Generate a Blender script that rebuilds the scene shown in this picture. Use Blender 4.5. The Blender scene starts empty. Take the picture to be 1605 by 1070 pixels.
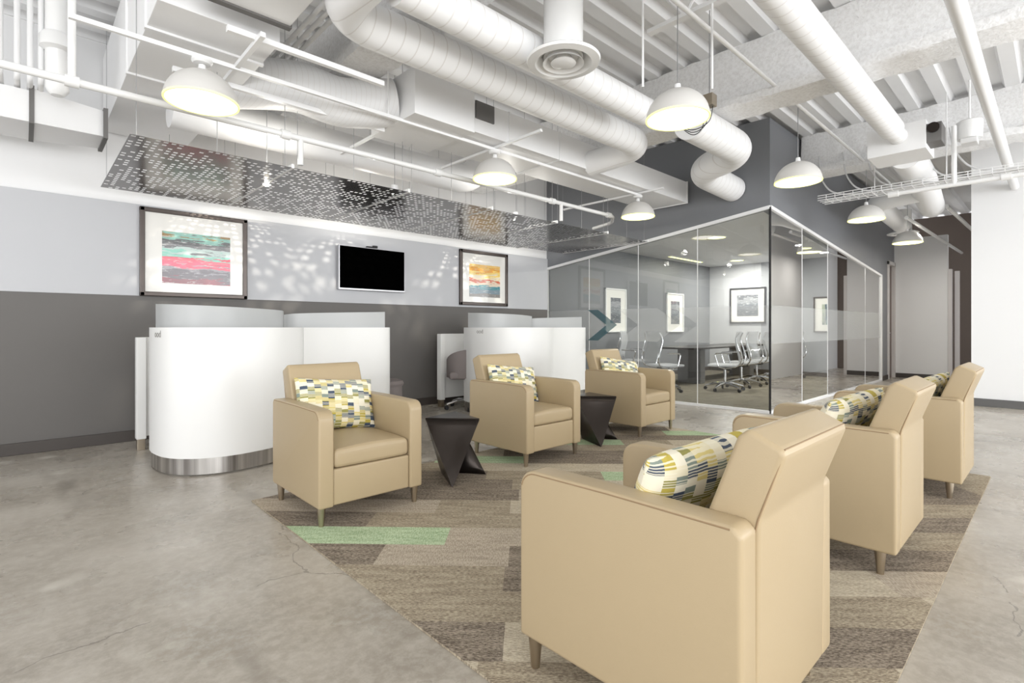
import bpy, bmesh, math, random
from mathutils import Vector, Matrix
random.seed(7)
sc = bpy.context.scene
COL = sc.collection
PI = math.pi

# ------------------------------------------------------------------ camera, world, light, exposure
cam_d = bpy.data.cameras.new('camera')
cam_d.sensor_fit = 'HORIZONTAL'; cam_d.sensor_width = 36.0
cam_d.lens = 811.0/1605.0*36.0
cam_d.shift_y = -22.0/1605.0
cam_d.clip_start = 0.05; cam_d.clip_end = 200
cam = bpy.data.objects.new('camera', cam_d); COL.objects.link(cam)
cam.location = (0, 0, 1.12)
cam.rotation_euler = (PI/2, 0, math.radians(46.6-90))
sc.camera = cam

sc.view_settings.view_transform = 'Standard'
sc.view_settings.look = 'None'
sc.view_settings.exposure = 0.66
sc.view_settings.gamma = 1.0
sc.view_settings.use_curve_mapping = False

world = bpy.data.worlds.new('world'); sc.world = world
world.use_nodes = True
wn = world.node_tree.nodes; wl = world.node_tree.links
wn['Background'].inputs[0].default_value = (0.975, 0.985, 1.0, 1)
wn['Background'].inputs[1].default_value = 1.3

def area(name, loc, direction, sx, sy, power, color=(.97, .985, 1)):
    d = bpy.data.lights.new(name, 'AREA'); d.shape = 'RECTANGLE'; d.size = sx; d.size_y = sy
    d.energy = power; d.color = color
    if sx == sy: d.shape = 'DISK'
    o = bpy.data.objects.new(name, d); COL.objects.link(o); o.location = loc
    o.rotation_euler = Vector(direction).to_track_quat('-Z', 'Y').to_euler()
    return o
# unseen area fills added for windows assumed behind and right of the camera
area('assumed_window_fill', (-2.5, -5.5, 2.0), (0.45, 1, 0.3), 7, 3.0, 210)
area('assumed_window_fill', (6.5, -6.0, 2.0), (0.1, 1, 0.6), 7, 3.0, 230)

# ------------------------------------------------------------------ materials
def srgb(c):
    if isinstance(c, str):
        c = tuple(int(c[i:i+2], 16) for i in (0, 2, 4))
    return tuple(((v/255)/12.92 if v/255 <= .04045 else ((v/255+.055)/1.055)**2.4) for v in c)+(1,)

def new_mat(name):
    m = bpy.data.materials.new(name); m.use_nodes = True
    nt = m.node_tree; b = nt.nodes['Principled BSDF']
    return m, nt, b

def N(nt, t, **kw):
    n = nt.nodes.new(t)
    for k, v in kw.items(): setattr(n, k, v)
    return n

def mix(nt, fac, a, b, blend='MIX'):
    n = nt.nodes.new('ShaderNodeMix'); n.data_type = 'RGBA'; n.blend_type = blend
    for s, v in ((n.inputs[0], fac), (n.inputs[6], a), (n.inputs[7], b)):
        if hasattr(v, 'links'): nt.links.new(v, s)
        else: s.default_value = v
    return n.outputs[2]

def math_n(nt, op, a, b=0.0, c=None):
    n = nt.nodes.new('ShaderNodeMath'); n.operation = op
    for i, v in enumerate((a, b) if c is None else (a, b, c)):
        if hasattr(v, 'links'): nt.links.new(v, n.inputs[i])
        else: n.inputs[i].default_value = v
    return n.outputs[0]

def ramp(nt, src, stops, interp='LINEAR'):
    r = nt.nodes.new('ShaderNodeValToRGB'); r.color_ramp.interpolation = interp
    e = r.color_ramp.elements
    while len(e) < len(stops): e.new(0.5)
    for i, (p, c) in enumerate(stops):
        e[i].position = p; e[i].color = c
    nt.links.new(src, r.inputs[0]); return r.outputs[0]

def coords(nt, kind='Object', scale=None, rot=None):
    t = nt.nodes.new('ShaderNodeTexCoord'); out = t.outputs[kind]
    if scale or rot:
        m = nt.nodes.new('ShaderNodeMapping'); nt.links.new(out, m.inputs[0])
        if scale: m.inputs['Scale'].default_value = scale
        if rot: m.inputs['Rotation'].default_value = rot
        out = m.outputs[0]
    return out

def noise(nt, vec, scale, detail=2, rough=.5):
    n = nt.nodes.new('ShaderNodeTexNoise'); nt.links.new(vec, n.inputs['Vector'])
    n.inputs['Scale'].default_value = scale; n.inputs['Detail'].default_value = detail
    n.inputs['Roughness'].default_value = rough
    return n.outputs['Fac']

def bump(nt, b, h, strength=.3, dist=.01):
    n = nt.nodes.new('ShaderNodeBump'); nt.links.new(h, n.inputs['Height'])
    n.inputs['Strength'].default_value = strength; n.inputs['Distance'].default_value = dist
    nt.links.new(n.outputs[0], b.inputs['Normal'])

def simple(name, col, rough=.5, metal=0., bmp=None, var=0., spec=.5, coat=0.):
    m, nt, b = new_mat(name)
    c = srgb(col)
    b.inputs['Base Color'].default_value = c
    b.inputs['Roughness'].default_value = rough
    b.inputs['Metallic'].default_value = metal
    b.inputs['Specular IOR Level'].default_value = spec
    b.inputs['Coat Weight'].default_value = coat
    v = coords(nt)
    f = noise(nt, v, 6 if not bmp else bmp[0], 3)
    if var:
        d = tuple(max(0, x*(1-var)) for x in c[:3])+(1,)
        nt.links.new(mix(nt, noise(nt, v, 2.2, 3), d, c), b.inputs['Base Color'])
    if bmp: bump(nt, b, f, bmp[1], bmp[2] if len(bmp) > 2 else .005)
    return m

M = {}
M['wall_dark'] = simple('dark_grey_paint', (104, 101, 98), .55, bmp=(220, .08), var=.05)
M['wall_light'] = simple('light_grey_paint', (196, 197, 200), .5, bmp=(220, .05), var=.03)
M['wall_white'] = simple('white_wall_paint', (236, 236, 236), .6, bmp=(220, .05))
M['wall_charcoal'] = simple('charcoal_paint', (126, 128, 132), .45, bmp=(180, .06), var=.05)
M['wall_room'] = simple('cool_grey_paint', (150, 152, 156), .6)
M['wall_brown'] = simple('brown_paint', (112, 100, 92), .6, var=.1)
M['white_metal'] = simple('white_painted_metal', (242, 242, 242), .42, var=.03)
M['white_gloss'] = simple('white_gloss_enamel', (238, 238, 237), .25)
M['white_duct'] = simple('white_sheet_metal_duct', (243, 243, 243), .45, var=.05, bmp=(3, .05, .02))
M['laminate'] = simple('white_laminate', (240, 240, 238), .38)
M['leather'] = simple('tan_leather', (180, 161, 129), .38, bmp=(260, .12, .002), var=.05, spec=.45)
M['seam'] = simple('dark_tan_thread', (146, 122, 92), .7)
M['leg_metal'] = simple('brushed_nickel', (190, 178, 160), .32, 1., var=.1)
M['chrome'] = simple('polished_chrome', (225, 225, 228), .08, 1.)
M['table_metal'] = simple('blackened_steel', (58, 52, 48), .28, .8, var=.25, bmp=(40, .05))
M['base_black'] = simple('dark_rubber_base', (72, 66, 62), .5)
M['base_grey'] = simple('grey_rubber_base', (98, 97, 96), .5)
M['frame_dark'] = simple('dark_pewter_frame', (86, 78, 74), .3, .5, var=.2)
M['matboard'] = simple('cream_mat_board', (238, 236, 230), .25, coat=.5)
M['tv_black'] = simple('black_glass_screen', (2, 2, 2), .5, spec=.0)
M['tv_bezel'] = simple('silver_bezel', (200, 200, 204), .3, .6)
M['grey_fabric'] = simple('grey_upholstery', (132, 124, 122), .9, bmp=(300, .3))
M['door_wood'] = simple('walnut_door', (112, 92, 84), .4, var=.2)
M['door_frame'] = simple('white_door_frame', (214, 210, 208), .35)
M['black'] = simple('black_plastic', (28, 28, 30), .5)
M['tape'] = simple('grey_sealant', (120, 118, 116), .7, var=.3)
M['cable'] = simple('white_cable', (222, 222, 222), .5)
M['wire'] = simple('steel_wire', (170, 170, 172), .35, .8)
M['red'] = simple('red_plastic', (225, 60, 55), .4)
M['art_text'] = simple('grey_lettering', (150, 147, 142), .5)

def brushed():
    m, nt, b = new_mat('brushed_steel_plinth')
    v = coords(nt, scale=(14, 14, .4))
    c = ramp(nt, noise(nt, v, 1.2, 3), [(.3, srgb((135, 130, 126))), (.7, srgb((215, 212, 208)))])
    nt.links.new(c, b.inputs['Base Color']); b.inputs['Metallic'].default_value = .9
    b.inputs['Roughness'].default_value = .32; return m
M['plinth'] = brushed()

def frosted(name, col, alpha, rough=.6):
    m, nt, b = new_mat(name)
    b.inputs['Base Color'].default_value = srgb(col); b.inputs['Roughness'].default_value = rough
    tr = N(nt, 'ShaderNodeBsdfTransparent'); mx = N(nt, 'ShaderNodeMixShader'); mx.inputs[0].default_value = alpha
    nt.links.new(tr.outputs[0], mx.inputs[1]); nt.links.new(b.outputs[0], mx.inputs[2])
    nt.links.new(mx.outputs[0], nt.nodes['Material Output'].inputs[0]); return m
M['frost_screen'] = frosted('frosted_acrylic', (206, 208, 208), .72, .35)
M['film'] = frosted('frosted_window_film', (222, 224, 222), .26)
M['film_teal'] = frosted('teal_window_film', (44, 90, 100), .78)
M['mesh'] = frosted('grey_seat_mesh', (200, 202, 205), .45)

def glass():
    m, nt, b = new_mat('clear_glazing')
    nt.nodes.remove(b)
    tr = N(nt, 'ShaderNodeBsdfTransparent'); tr.inputs[0].default_value = (.86, .88, .87, 1)
    gl = N(nt, 'ShaderNodeBsdfGlossy'); gl.inputs['Roughness'].default_value = 0.0
    fr = N(nt, 'ShaderNodeFresnel'); fr.inputs[0].default_value = 1.52
    f2 = math_n(nt, 'MULTIPLY', fr.outputs[0], 1.15)
    f3 = math_n(nt, 'ADD', f2, .03)
    mx = N(nt, 'ShaderNodeMixShader')
    nt.links.new(f3, mx.inputs[0]); nt.links.new(tr.outputs[0], mx.inputs[1]); nt.links.new(gl.outputs[0], mx.inputs[2])
    nt.links.new(mx.outputs[0], nt.nodes['Material Output'].inputs[0]); return m
M['glass'] = glass()

def emis(name, col, s):
    m, nt, b = new_mat(name); c = srgb(col)
    b.inputs['Base Color'].default_value = c; b.inputs['Emission Color'].default_value = c
    b.inputs['Emission Strength'].default_value = s; return m
M['lamp'] = emis('glowing_diffuser', (255, 250, 240), 5.0)
M['lamp_rim'] = emis('yellow_green_rim', (236, 232, 150), .75)
M['lamp_room'] = emis('warm_downlight', (240, 238, 150), 2.2)
M['spot'] = emis('hot_spot_bulb', (255, 246, 225), 90)
M['sign_lit'] = emis('lit_white_sign', (245, 248, 250), 1.2)

def shade_mat():
    m, nt, b = new_mat('translucent_white_shade')
    b.inputs['Base Color'].default_value = srgb((212, 210, 206)); b.inputs['Roughness'].default_value = .35
    b.inputs['Subsurface Weight'].default_value = 0
    return m
M['shade'] = shade_mat()

def spiral(name, axis, pitch, col=(245, 245, 245)):
    m, nt, b = new_mat(name)
    v = coords(nt); s = N(nt, 'ShaderNodeSeparateXYZ'); nt.links.new(v, s.inputs[0])
    a = s.outputs[axis]; o = s.outputs[(axis+1) % 3]
    t = math_n(nt, 'FRACT', math_n(nt, 'DIVIDE', math_n(nt, 'ADD', a, math_n(nt, 'MULTIPLY', o, .12)), pitch))
    line = math_n(nt, 'COMPARE', t, .5, .04)
    c = mix(nt, line, srgb(col), srgb((228, 226, 224)))
    nt.links.new(c, b.inputs['Base Color']); b.inputs['Roughness'].default_value = .45
    bump(nt, b, math_n(nt, 'SUBTRACT', 1.0, line), .15, .003); return m
M['spiral'] = spiral('white_spiral_duct', 0, .11)
M['flex'] = spiral('corrugated_flex_duct', 0, .035, (238, 238, 238))

def rough_fire():
    m, nt, b = new_mat('sprayed_fireproofing')
    v = coords(nt)
    f = noise(nt, v, 38, 4, .65)
    c = mix(nt, ramp(nt, f, [(.3, (0, 0, 0, 1)), (.6, (1, 1, 1, 1))]), srgb((232, 231, 230)), srgb((250, 250, 250)))
    nt.links.new(c, b.inputs['Base Color']); b.inputs['Roughness'].default_value = .9
    bump(nt, b, f, .45, .02); return m
M['fire'] = rough_fire()
M['deck'] = simple('white_painted_deck', (244, 244, 244), .5, var=.08, bmp=(12, .1, .01))
M['deck_dark'] = simple('shaded_grey_concrete_deck', (168, 166, 164), .8, var=.25, bmp=(30, .2, .01))

def concrete():
    m, nt, b = new_mat('polished_concrete')
    v = coords(nt)
    base = ramp(nt, noise(nt, v, .9, 5, .62), [(.3, srgb((134, 126, 114))), (.45, srgb((162, 154, 142))), (.6, srgb((184, 177, 166))), (.75, srgb((196, 190, 180)))])
    fine = noise(nt, v, 22, 6, .7)
    c = mix(nt, ramp(nt, fine, [(.42, (0, 0, 0, 1)), (.62, (1, 1, 1, 1))]), base, mix(nt, .35, base, srgb((205, 200, 190))))
    # wandering stains, smears
    vs = coords(nt, scale=(1.0, .35, 1), rot=(0, 0, .6))
    st = ramp(nt, noise(nt, vs, 1.7, 4, .6), [(.56, (0, 0, 0, 1)), (.68, (1, 1, 1, 1))])
    c = mix(nt, math_n(nt, 'MULTIPLY', st, .6), c, srgb((112, 104, 94)))
    # reddish stains near the right hand wall
    rd = ramp(nt, noise(nt, coords(nt, scale=(.8, .8, 1)), 1.1, 3), [(.62, (0, 0, 0, 1)), (.72, (1, 1, 1, 1))])
    c = mix(nt, math_n(nt, 'MULTIPLY', rd, .18), c, srgb((168, 120, 104)))
    # pale scuffs
    sc_ = ramp(nt, noise(nt, v, 2.6, 2, .4), [(.66, (0, 0, 0, 1)), (.72, (1, 1, 1, 1))])
    c = mix(nt, math_n(nt, 'MULTIPLY', sc_, .6), c, srgb((212, 207, 196)))
    # hairline cracks
    nv = N(nt, 'ShaderNodeTexNoise'); nt.links.new(v, nv.inputs['Vector']); nv.inputs['Scale'].default_value = 5; nv.inputs['Detail'].default_value = 6
    wob = N(nt, 'ShaderNodeMix'); wob.data_type = 'VECTOR'; wob.inputs[0].default_value = .16
    nt.links.new(v, wob.inputs[4]); nt.links.new(nv.outputs['Color'], wob.inputs[5])
    vo = N(nt, 'ShaderNodeTexVoronoi', feature='DISTANCE_TO_EDGE'); vo.inputs['Scale'].default_value = .85
    nt.links.new(wob.outputs[1], vo.inputs['Vector'])
    cr = math_n(nt, 'LESS_THAN', vo.outputs['Distance'], .0022)
    msk = math_n(nt, 'GREATER_THAN', noise(nt, v, 1.3, 2), .5)
    c = mix(nt, math_n(nt, 'MULTIPLY', math_n(nt, 'MULTIPLY', cr, msk), .55), c, srgb((98, 92, 84)))
    nt.links.new(c, b.inputs['Base Color'])
    r = math_n(nt, 'ADD', math_n(nt, 'MULTIPLY', noise(nt, v, 3, 4), .3), .14)
    nt.links.new(r, b.inputs['Roughness']); b.inputs['Specular IOR Level'].default_value = .6
    bump(nt, b, fine, .04, .004); return m
M['concrete'] = concrete()

ANG = -PI/4
def carpet_mat(name, dark, light, along=True):
    m, nt, b = new_mat(name)
    v = coords(nt, rot=(0, 0, -ANG))
    mp = N(nt, 'ShaderNodeMapping'); nt.links.new(v, mp.inputs[0])
    mp.inputs['Scale'].default_value = (60, 210, 1) if along else (210, 40, 1)
    n1 = noise(nt, mp.outputs[0], 1.0, 2, .7)
    mp2 = N(nt, 'ShaderNodeMapping'); nt.links.new(v, mp2.inputs[0]); mp2.inputs['Scale'].default_value = (5, 30, 1)
    n2 = noise(nt, mp2.outputs[0], 1.0, 3, .6)
    f = math_n(nt, 'ADD', math_n(nt, 'MULTIPLY', n1, .72), math_n(nt, 'MULTIPLY', n2, .28))
    c = ramp(nt, f, [(.42, srgb(dark)), (.58, srgb(light))])
    nt.links.new(c, b.inputs['Base Color']); b.inputs['Roughness'].default_value = .95
    b.inputs['Specular IOR Level'].default_value = .1
    bump(nt, b, n1, .5, .004); return m
CARP = [carpet_mat('carpet_dark_taupe', (98, 88, 78), (166, 154, 138)),
        carpet_mat('carpet_mid_taupe', (132, 120, 104), (186, 174, 152)),
        carpet_mat('carpet_light_taupe', (158, 146, 130), (194, 182, 164), False),
        carpet_mat('carpet_sage_green', (150, 172, 134), (196, 212, 178), False),
        carpet_mat('carpet_pale_taupe', (168, 156, 138), (208, 198, 176))]
M['carpet_room'] = carpet_mat('carpet_charcoal', (84, 80, 72), (140, 134, 120))

def pillow_mat():
    m, nt, b = new_mat('striped_block_fabric')
    t = N(nt, 'ShaderNodeTexCoord'); s = N(nt, 'ShaderNodeSeparateXYZ'); nt.links.new(t.outputs['Object'], s.inputs[0])
    wob = noise(nt, t.outputs['Object'], 25, 2)
    col = math_n(nt, 'FLOOR', math_n(nt, 'DIVIDE', math_n(nt, 'ADD', s.outputs[0], 1.0), .042))
    zz = math_n(nt, 'ADD', s.outputs[2], math_n(nt, 'MULTIPLY', wob, .006))
    row = math_n(nt, 'FLOOR', math_n(nt, 'DIVIDE', math_n(nt, 'ADD', zz, math_n(nt, 'MULTIPLY', math_n(nt, 'FRACT', math_n(nt, 'MULTIPLY', col, .37)), .03)), .026))
    cv = N(nt, 'ShaderNodeCombineXYZ'); nt.links.new(col, cv.inputs[0]); nt.links.new(row, cv.inputs[1])
    wn_ = N(nt, 'ShaderNodeTexWhiteNoise', noise_dimensions='2D'); nt.links.new(cv.outputs[0], wn_.inputs['Vector'])
    c = ramp(nt, wn_.outputs['Value'], [(0, srgb((236, 228, 200))), (.14, srgb((192, 174, 80))), (.32, srgb((222, 206, 136))),
             (.46, srgb((150, 146, 82))), (.58, srgb((72, 84, 102))), (.74, srgb((132, 144, 134))), (.9, srgb((240, 234, 214)))], 'CONSTANT')
    line = math_n(nt, 'FRACT', math_n(nt, 'DIVIDE', zz, .0085))
    lm = math_n(nt, 'LESS_THAN', line, .42)
    wn2 = N(nt, 'ShaderNodeTexWhiteNoise', noise_dimensions='3D')
    cv2 = N(nt, 'ShaderNodeCombineXYZ'); nt.links.new(col, cv2.inputs[0]); nt.links.new(math_n(nt, 'FLOOR', math_n(nt, 'DIVIDE', zz, .0085)), cv2.inputs[1])
    nt.links.new(cv2.outputs[0], wn2.inputs['Vector'])
    lm = math_n(nt, 'MULTIPLY', lm, math_n(nt, 'GREATER_THAN', wn2.outputs['Value'], .25))
    c = mix(nt, math_n(nt, 'MULTIPLY', lm, .75), c, srgb((240, 234, 212)))
    nt.links.new(c, b.inputs['Base Color']); b.inputs['Roughness'].default_value = .8
    bump(nt, b, noise(nt, t.outputs['Object'], 300, 2), .3, .002); return m
M['pillow'] = pillow_mat()

def art_mat(name, stops, seed=0., vertical=False, amt=.5):
    m, nt, b = new_mat(name)
    t = N(nt, 'ShaderNodeTexCoord'); mp = N(nt, 'ShaderNodeMapping'); nt.links.new(t.outputs['Generated'], mp.inputs[0])
    if vertical: mp.inputs['Rotation'].default_value = (0, PI/2, 0)
    s = N(nt, 'ShaderNodeSeparateXYZ'); nt.links.new(t.outputs['Generated'], s.inputs[0])
    m2 = N(nt, 'ShaderNodeMapping'); nt.links.new(t.outputs['Generated'], m2.inputs[0])
    m2.inputs['Location'].default_value = (seed, seed*.3, seed*.7)
    m2.inputs['Scale'].default_value = (9, 9, 1) if vertical else (2.2, 2.2, 13)
    n1 = noise(nt, m2.outputs[0], 1.0, 3, .6)
    m3 = N(nt, 'ShaderNodeMapping'); nt.links.new(t.outputs['Generated'], m3.inputs[0])
    m3.inputs['Location'].default_value = (seed+3, 1, seed)
    m3.inputs['Scale'].default_value = (20, 20, 2.5) if vertical else (5, 5, 30)
    n2 = noise(nt, m3.outputs[0], 1.0, 4, .7)
    z = s.outputs[2] if not vertical else s.outputs[1]
    f = math_n(nt, 'ADD', z, math_n(nt, 'MULTIPLY', math_n(nt, 'SUBTRACT', n1, .5), amt))
    c = ramp(nt, f, [(p, srgb(k)) for p, k in stops], 'CONSTANT')
    hi = ramp(nt, n2, [(.58, (0, 0, 0, 1)), (.62, (1, 1, 1, 1))]); lo = ramp(nt, n2, [(.36, (1, 1, 1, 1)), (.40, (0, 0, 0, 1))])
    c = mix(nt, math_n(nt, 'MULTIPLY', hi, .65), c, srgb((226, 228, 226)))
    c = mix(nt, math_n(nt, 'MULTIPLY', lo, .6), c, srgb((60, 62, 66)))
    nt.links.new(c, b.inputs['Base Color']); b.inputs['Roughness'].default_value = .2
    b.inputs['Coat Weight'].default_value = .5; return m
M['art_pink'] = art_mat('abstract_print_pink_and_teal', [(0, (130, 40, 56)), (.1, (90, 80, 86)), (.26, (140, 134, 140)), (.33, (226, 60, 96)),
                        (.42, (236, 90, 110)), (.5, (150, 214, 196)), (.6, (196, 214, 208)), (.68, (120, 120, 122)), (.8, (90, 92, 92)), (.88, (140, 190, 176)), (.96, (150, 120, 70))], 1.3)
M['art_sun'] = art_mat('abstract_print_orange_and_blue', [(0, (130, 126, 122)), (.12, (120, 140, 150)), (.26, (70, 140, 150)), (.34, (236, 214, 190)),
                        (.46, (214, 104, 70)), (.54, (240, 226, 196)), (.64, (246, 214, 120)), (.78, (236, 168, 70)), (.9, (240, 196, 110))], 4.1)
M['art_teal'] = art_mat('abstract_print_teal_stripes', [(0, (60, 74, 84)), (.15, (150, 160, 140)), (.3, (60, 130, 140)), (.42, (200, 206, 190)), (.5, (90, 100, 100)),
                        (.62, (120, 160, 156)), (.75, (70, 90, 110)), (.88, (170, 180, 160))], 2.2, True, .9)
M['art_grey'] = art_mat('abstract_print_soft_grey', [(0, (96, 100, 106)), (.3, (120, 124, 130)), (.6, (150, 152, 156)), (.85, (110, 112, 118))], 5.2)

def perf_mat():
    m, nt, b = new_mat('perforated_dark_metal')
    v = coords(nt); s = N(nt, 'ShaderNodeSeparateXYZ'); nt.links.new(v, s.inputs[0])
    u = math_n(nt, 'DIVIDE', s.outputs[0], .046); w = math_n(nt, 'DIVIDE', s.outputs[1], .066)
    fu = math_n(nt, 'FLOOR', u); fw = math_n(nt, 'FLOOR', w)
    cv = N(nt, 'ShaderNodeCombineXYZ'); nt.links.new(math_n(nt, 'FLOOR', math_n(nt, 'DIVIDE', u, 1.0)), cv.inputs[0]); nt.links.new(fw, cv.inputs[1])
    wn_ = N(nt, 'ShaderNodeTexWhiteNoise', noise_dimensions='2D'); nt.links.new(cv.outputs[0], wn_.inputs['Vector'])
    keep = math_n(nt, 'GREATER_THAN', wn_.outputs['Value'], .40)
    a = math_n(nt, 'COMPARE', math_n(nt, 'FRACT', u), .5, .30); bb = math_n(nt, 'COMPARE', math_n(nt, 'FRACT', w), .5, .24)
    hole = math_n(nt, 'MULTIPLY', math_n(nt, 'MULTIPLY', a, bb), keep)
    b.inputs['Base Color'].default_value = srgb((124, 119, 115)); b.inputs['Metallic'].default_value = .85
    b.inputs['Roughness'].default_value = .2
    tr = N(nt, 'ShaderNodeBsdfTransparent'); mx = N(nt, 'ShaderNodeMixShader')
    nt.links.new(hole, mx.inputs[0]); nt.links.new(b.outputs[0], mx.inputs[1]); nt.links.new(tr.outputs[0], mx.inputs[2])
    nt.links.new(mx.outputs[0], nt.nodes['Material Output'].inputs[0]); return m
M['perf'] = perf_mat()

# ------------------------------------------------------------------ geometry helpers
def bm_new(): return bmesh.new()

def merge(bm, other):
    me = bpy.data.meshes.new('tmp'); other.to_mesh(me); other.free(); bm.from_mesh(me); bpy.data.meshes.remove(me)

def a_box(bm, lo, hi, bev=0., seg=2, mat=None):
    t = bmesh.new(); bmesh.ops.create_cube(t, size=1.0)
    c = [(lo[i]+hi[i])/2 for i in range(3)]; s = [abs(hi[i]-lo[i]) for i in range(3)]
    for v in t.verts: v.co = Vector((v.co.x*s[0]+c[0], v.co.y*s[1]+c[1], v.co.z*s[2]+c[2]))
    if bev: bmesh.ops.bevel(t, geom=t.edges[:], offset=min(bev, min(s)*.49), segments=seg, profile=.6, affect='EDGES')
    if mat: bmesh.ops.transform(t, matrix=mat, verts=t.verts)
    merge(bm, t); return bm

def a_prism(bm, pts, axis, a, b, bev=0., seg=2):
    """extrude polygon pts (2D) along axis from a to b; pts fill the other two axes in order"""
    t = bmesh.new(); o = [i for i in range(3) if i != axis]
    def mk(p, h):
        c = [0, 0, 0]; c[axis] = h; c[o[0]] = p[0]; c[o[1]] = p[1]; return t.verts.new(c)
    v0 = [mk(p, a) for p in pts]; v1 = [mk(p, b) for p in pts]; n = len(pts)
    t.faces.new(v0); t.faces.new(v1[::-1])
    for i in range(n): t.faces.new((v0[i], v1[i], v1[(i+1) % n], v0[(i+1) % n]))
    bmesh.ops.recalc_face_normals(t, faces=t.faces)
    if bev: bmesh.ops.bevel(t, geom=[e for e in t.edges if e.calc_face_angle(0) > .25], offset=bev, segments=seg, profile=.6, affect='EDGES')
    merge(bm, t); return bm

def a_tube(bm, path, r, n=12, caps=True, radii=None):
    path = [Vector(p) for p in path]
    # drop repeated points
    q = [path[0]]
    for p in path[1:]:
        if (p-q[-1]).length > 1e-6: q.append(p)
    path = q; rings = []
    up = Vector((0, 0, 1)); prev = None
    for i, p in enumerate(path):
        d = (path[min(i+1, len(path)-1)]-path[max(i-1, 0)]).normalized()
        if prev is None:
            a = d.cross(up)
            if a.length < .05: a = d.cross(Vector((1, 0, 0)))
            a.normalize()
        else:
            a = prev-d*prev.dot(d)
            a.normalize()
        prev = a; b = d.cross(a); rr = radii[i] if radii else r
        rings.append([bm.verts.new(p+(a*math.cos(2*PI*k/n)+b*math.sin(2*PI*k/n))*rr) for k in range(n)])
    for r0, r1 in zip(rings, rings[1:]):
        for k in range(n): bm.faces.new((r0[k], r0[(k+1) % n], r1[(k+1) % n], r1[k]))
    if caps: bm.faces.new(rings[0][::-1]); bm.faces.new(rings[-1])
    return bm

def a_lathe(bm, prof, c=(0, 0, 0), n=32, closed=False):
    rings = []
    for r, z in prof:
        if r < 1e-5: rings.append([bm.verts.new((c[0], c[1], c[2]+z))])
        else: rings.append([bm.verts.new((c[0]+r*math.cos(2*PI*k/n), c[1]+r*math.sin(2*PI*k/n), c[2]+z)) for k in range(n)])
    prs = list(zip(rings, rings[1:]))
    if closed: prs.append((rings[-1], rings[0]))
    for r0, r1 in prs:
        for k in range(n):
            k2 = (k+1) % n
            if len(r0) == 1 and len(r1) == 1: continue
            if len(r0) == 1: bm.faces.new((r0[0], r1[k2], r1[k]))
            elif len(r1) == 1: bm.faces.new((r0[k], r0[k2], r1[0]))
            else: bm.faces.new((r0[k], r0[k2], r1[k2], r1[k]))
    return bm

def smooth_path(pts, n=8):
    P = [Vector(p) for p in pts]; out = []
    for i in range(len(P)-1):
        p0 = P[max(i-1, 0)]; p1 = P[i]; p2 = P[i+1]; p3 = P[min(i+2, len(P)-1)]
        for k in range(n):
            t = k/n
            out.append(.5*((2*p1)+(-p0+p2)*t+(2*p0-5*p1+4*p2-p3)*t*t+(-p0+3*p1-3*p2+p3)*t**3))
    out.append(P[-1]); return out

def fillet(pts, r, n=8):
    """polyline with rounded corners"""
    P = [Vector(p) for p in pts]; out = [P[0]]
    for i in range(1, len(P)-1):
        a = (P[i-1]-P[i]); b = (P[i+1]-P[i]); d = min(r, a.length*.49, b.length*.49)
        A = P[i]+a.normalized()*d; B = P[i]+b.normalized()*d
        for k in range(n+1):
            t = k/n; out.append((1-t)**2*A+2*t*(1-t)*P[i]+t*t*B)
    out.append(P[-1]); return out

def obj(name, bm, mat, parent=None, smooth=False, loc=None):
    bmesh.ops.recalc_face_normals(bm, faces=bm.faces)
    me = bpy.data.meshes.new(name); bm.to_mesh(me); bm.free()
    for m in (mat if isinstance(mat, list) else [mat]): me.materials.append(m)
    if smooth:
        me.polygons.foreach_set('use_smooth', [True]*len(me.polygons))
        try: me.set_sharp_from_angle(angle=math.radians(38))
        except Exception: pass
    o = bpy.data.objects.new(name, me); COL.objects.link(o)
    if parent: o.parent = parent
    if loc: o.location = loc
    return o

def tag(o, label, cat, group=None):
    o['label'] = label; o['category'] = cat
    if group: o['group'] = group
    return o

def thing(name, label, cat, loc=(0, 0, 0), rz=0., group=None):
    o = bpy.data.objects.new(name, None); COL.objects.link(o); o.location = loc; o.rotation_euler = (0, 0, rz)
    o.empty_display_size = .1
    return tag(o, label, cat, group)

def struct(name, bm, mat, parent=None, smooth=False):
    o = obj(name, bm, mat, parent, smooth)
    if not parent: o['kind'] = 'structure'
    return o

KIDS = {}
def children(o): return [c for c in bpy.data.objects if c.parent == o]
def dup(root, loc=None, rz=None, label=None, group=None):
    r = root.copy(); COL.objects.link(r)
    if loc is not None: r.location = loc
    if rz is not None: r.rotation_euler = (0, 0, rz)
    if label: r['label'] = label
    if group: r['group'] = group
    def rec(src, dst):
        for ch in children(src):
            c = ch.copy(); COL.objects.link(c); c.parent = dst; rec(ch, c)
    for ch in children(root):
        c = ch.copy(); COL.objects.link(c); c.parent = r
        for g in children(ch):
            d = g.copy(); COL.objects.link(d); d.parent = c
    return r

# ------------------------------------------------------------------ the room shell
WY = 6.32; CZ = 3.85
def slab(lo, hi): return a_box(bm_new(), lo, hi)
struct('floor', slab((-5, -5, -.1), (17, WY+.3, 0)), M['concrete'])

# left wall: dark dado, pale picture band standing proud, white above
struct('wall_left', slab((-3.0, WY, 0), (6.95, WY+.2, CZ+.3)), M['wall_white'])
struct('trim_1', slab((-3.0, WY-.02, 0), (6.83, WY, 1.435)), M['wall_dark'])
struct('trim_2', a_box(bm_new(), (-3.0, WY-.03, 1.435), (6.83, WY, 2.345), .004), M['wall_light'])
bm = a_box(bm_new(), (-3.0, WY-.045, 0), (6.83, WY-.02, .105), .004)
struct('baseboard_left', bm, M['base_black'])

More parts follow.
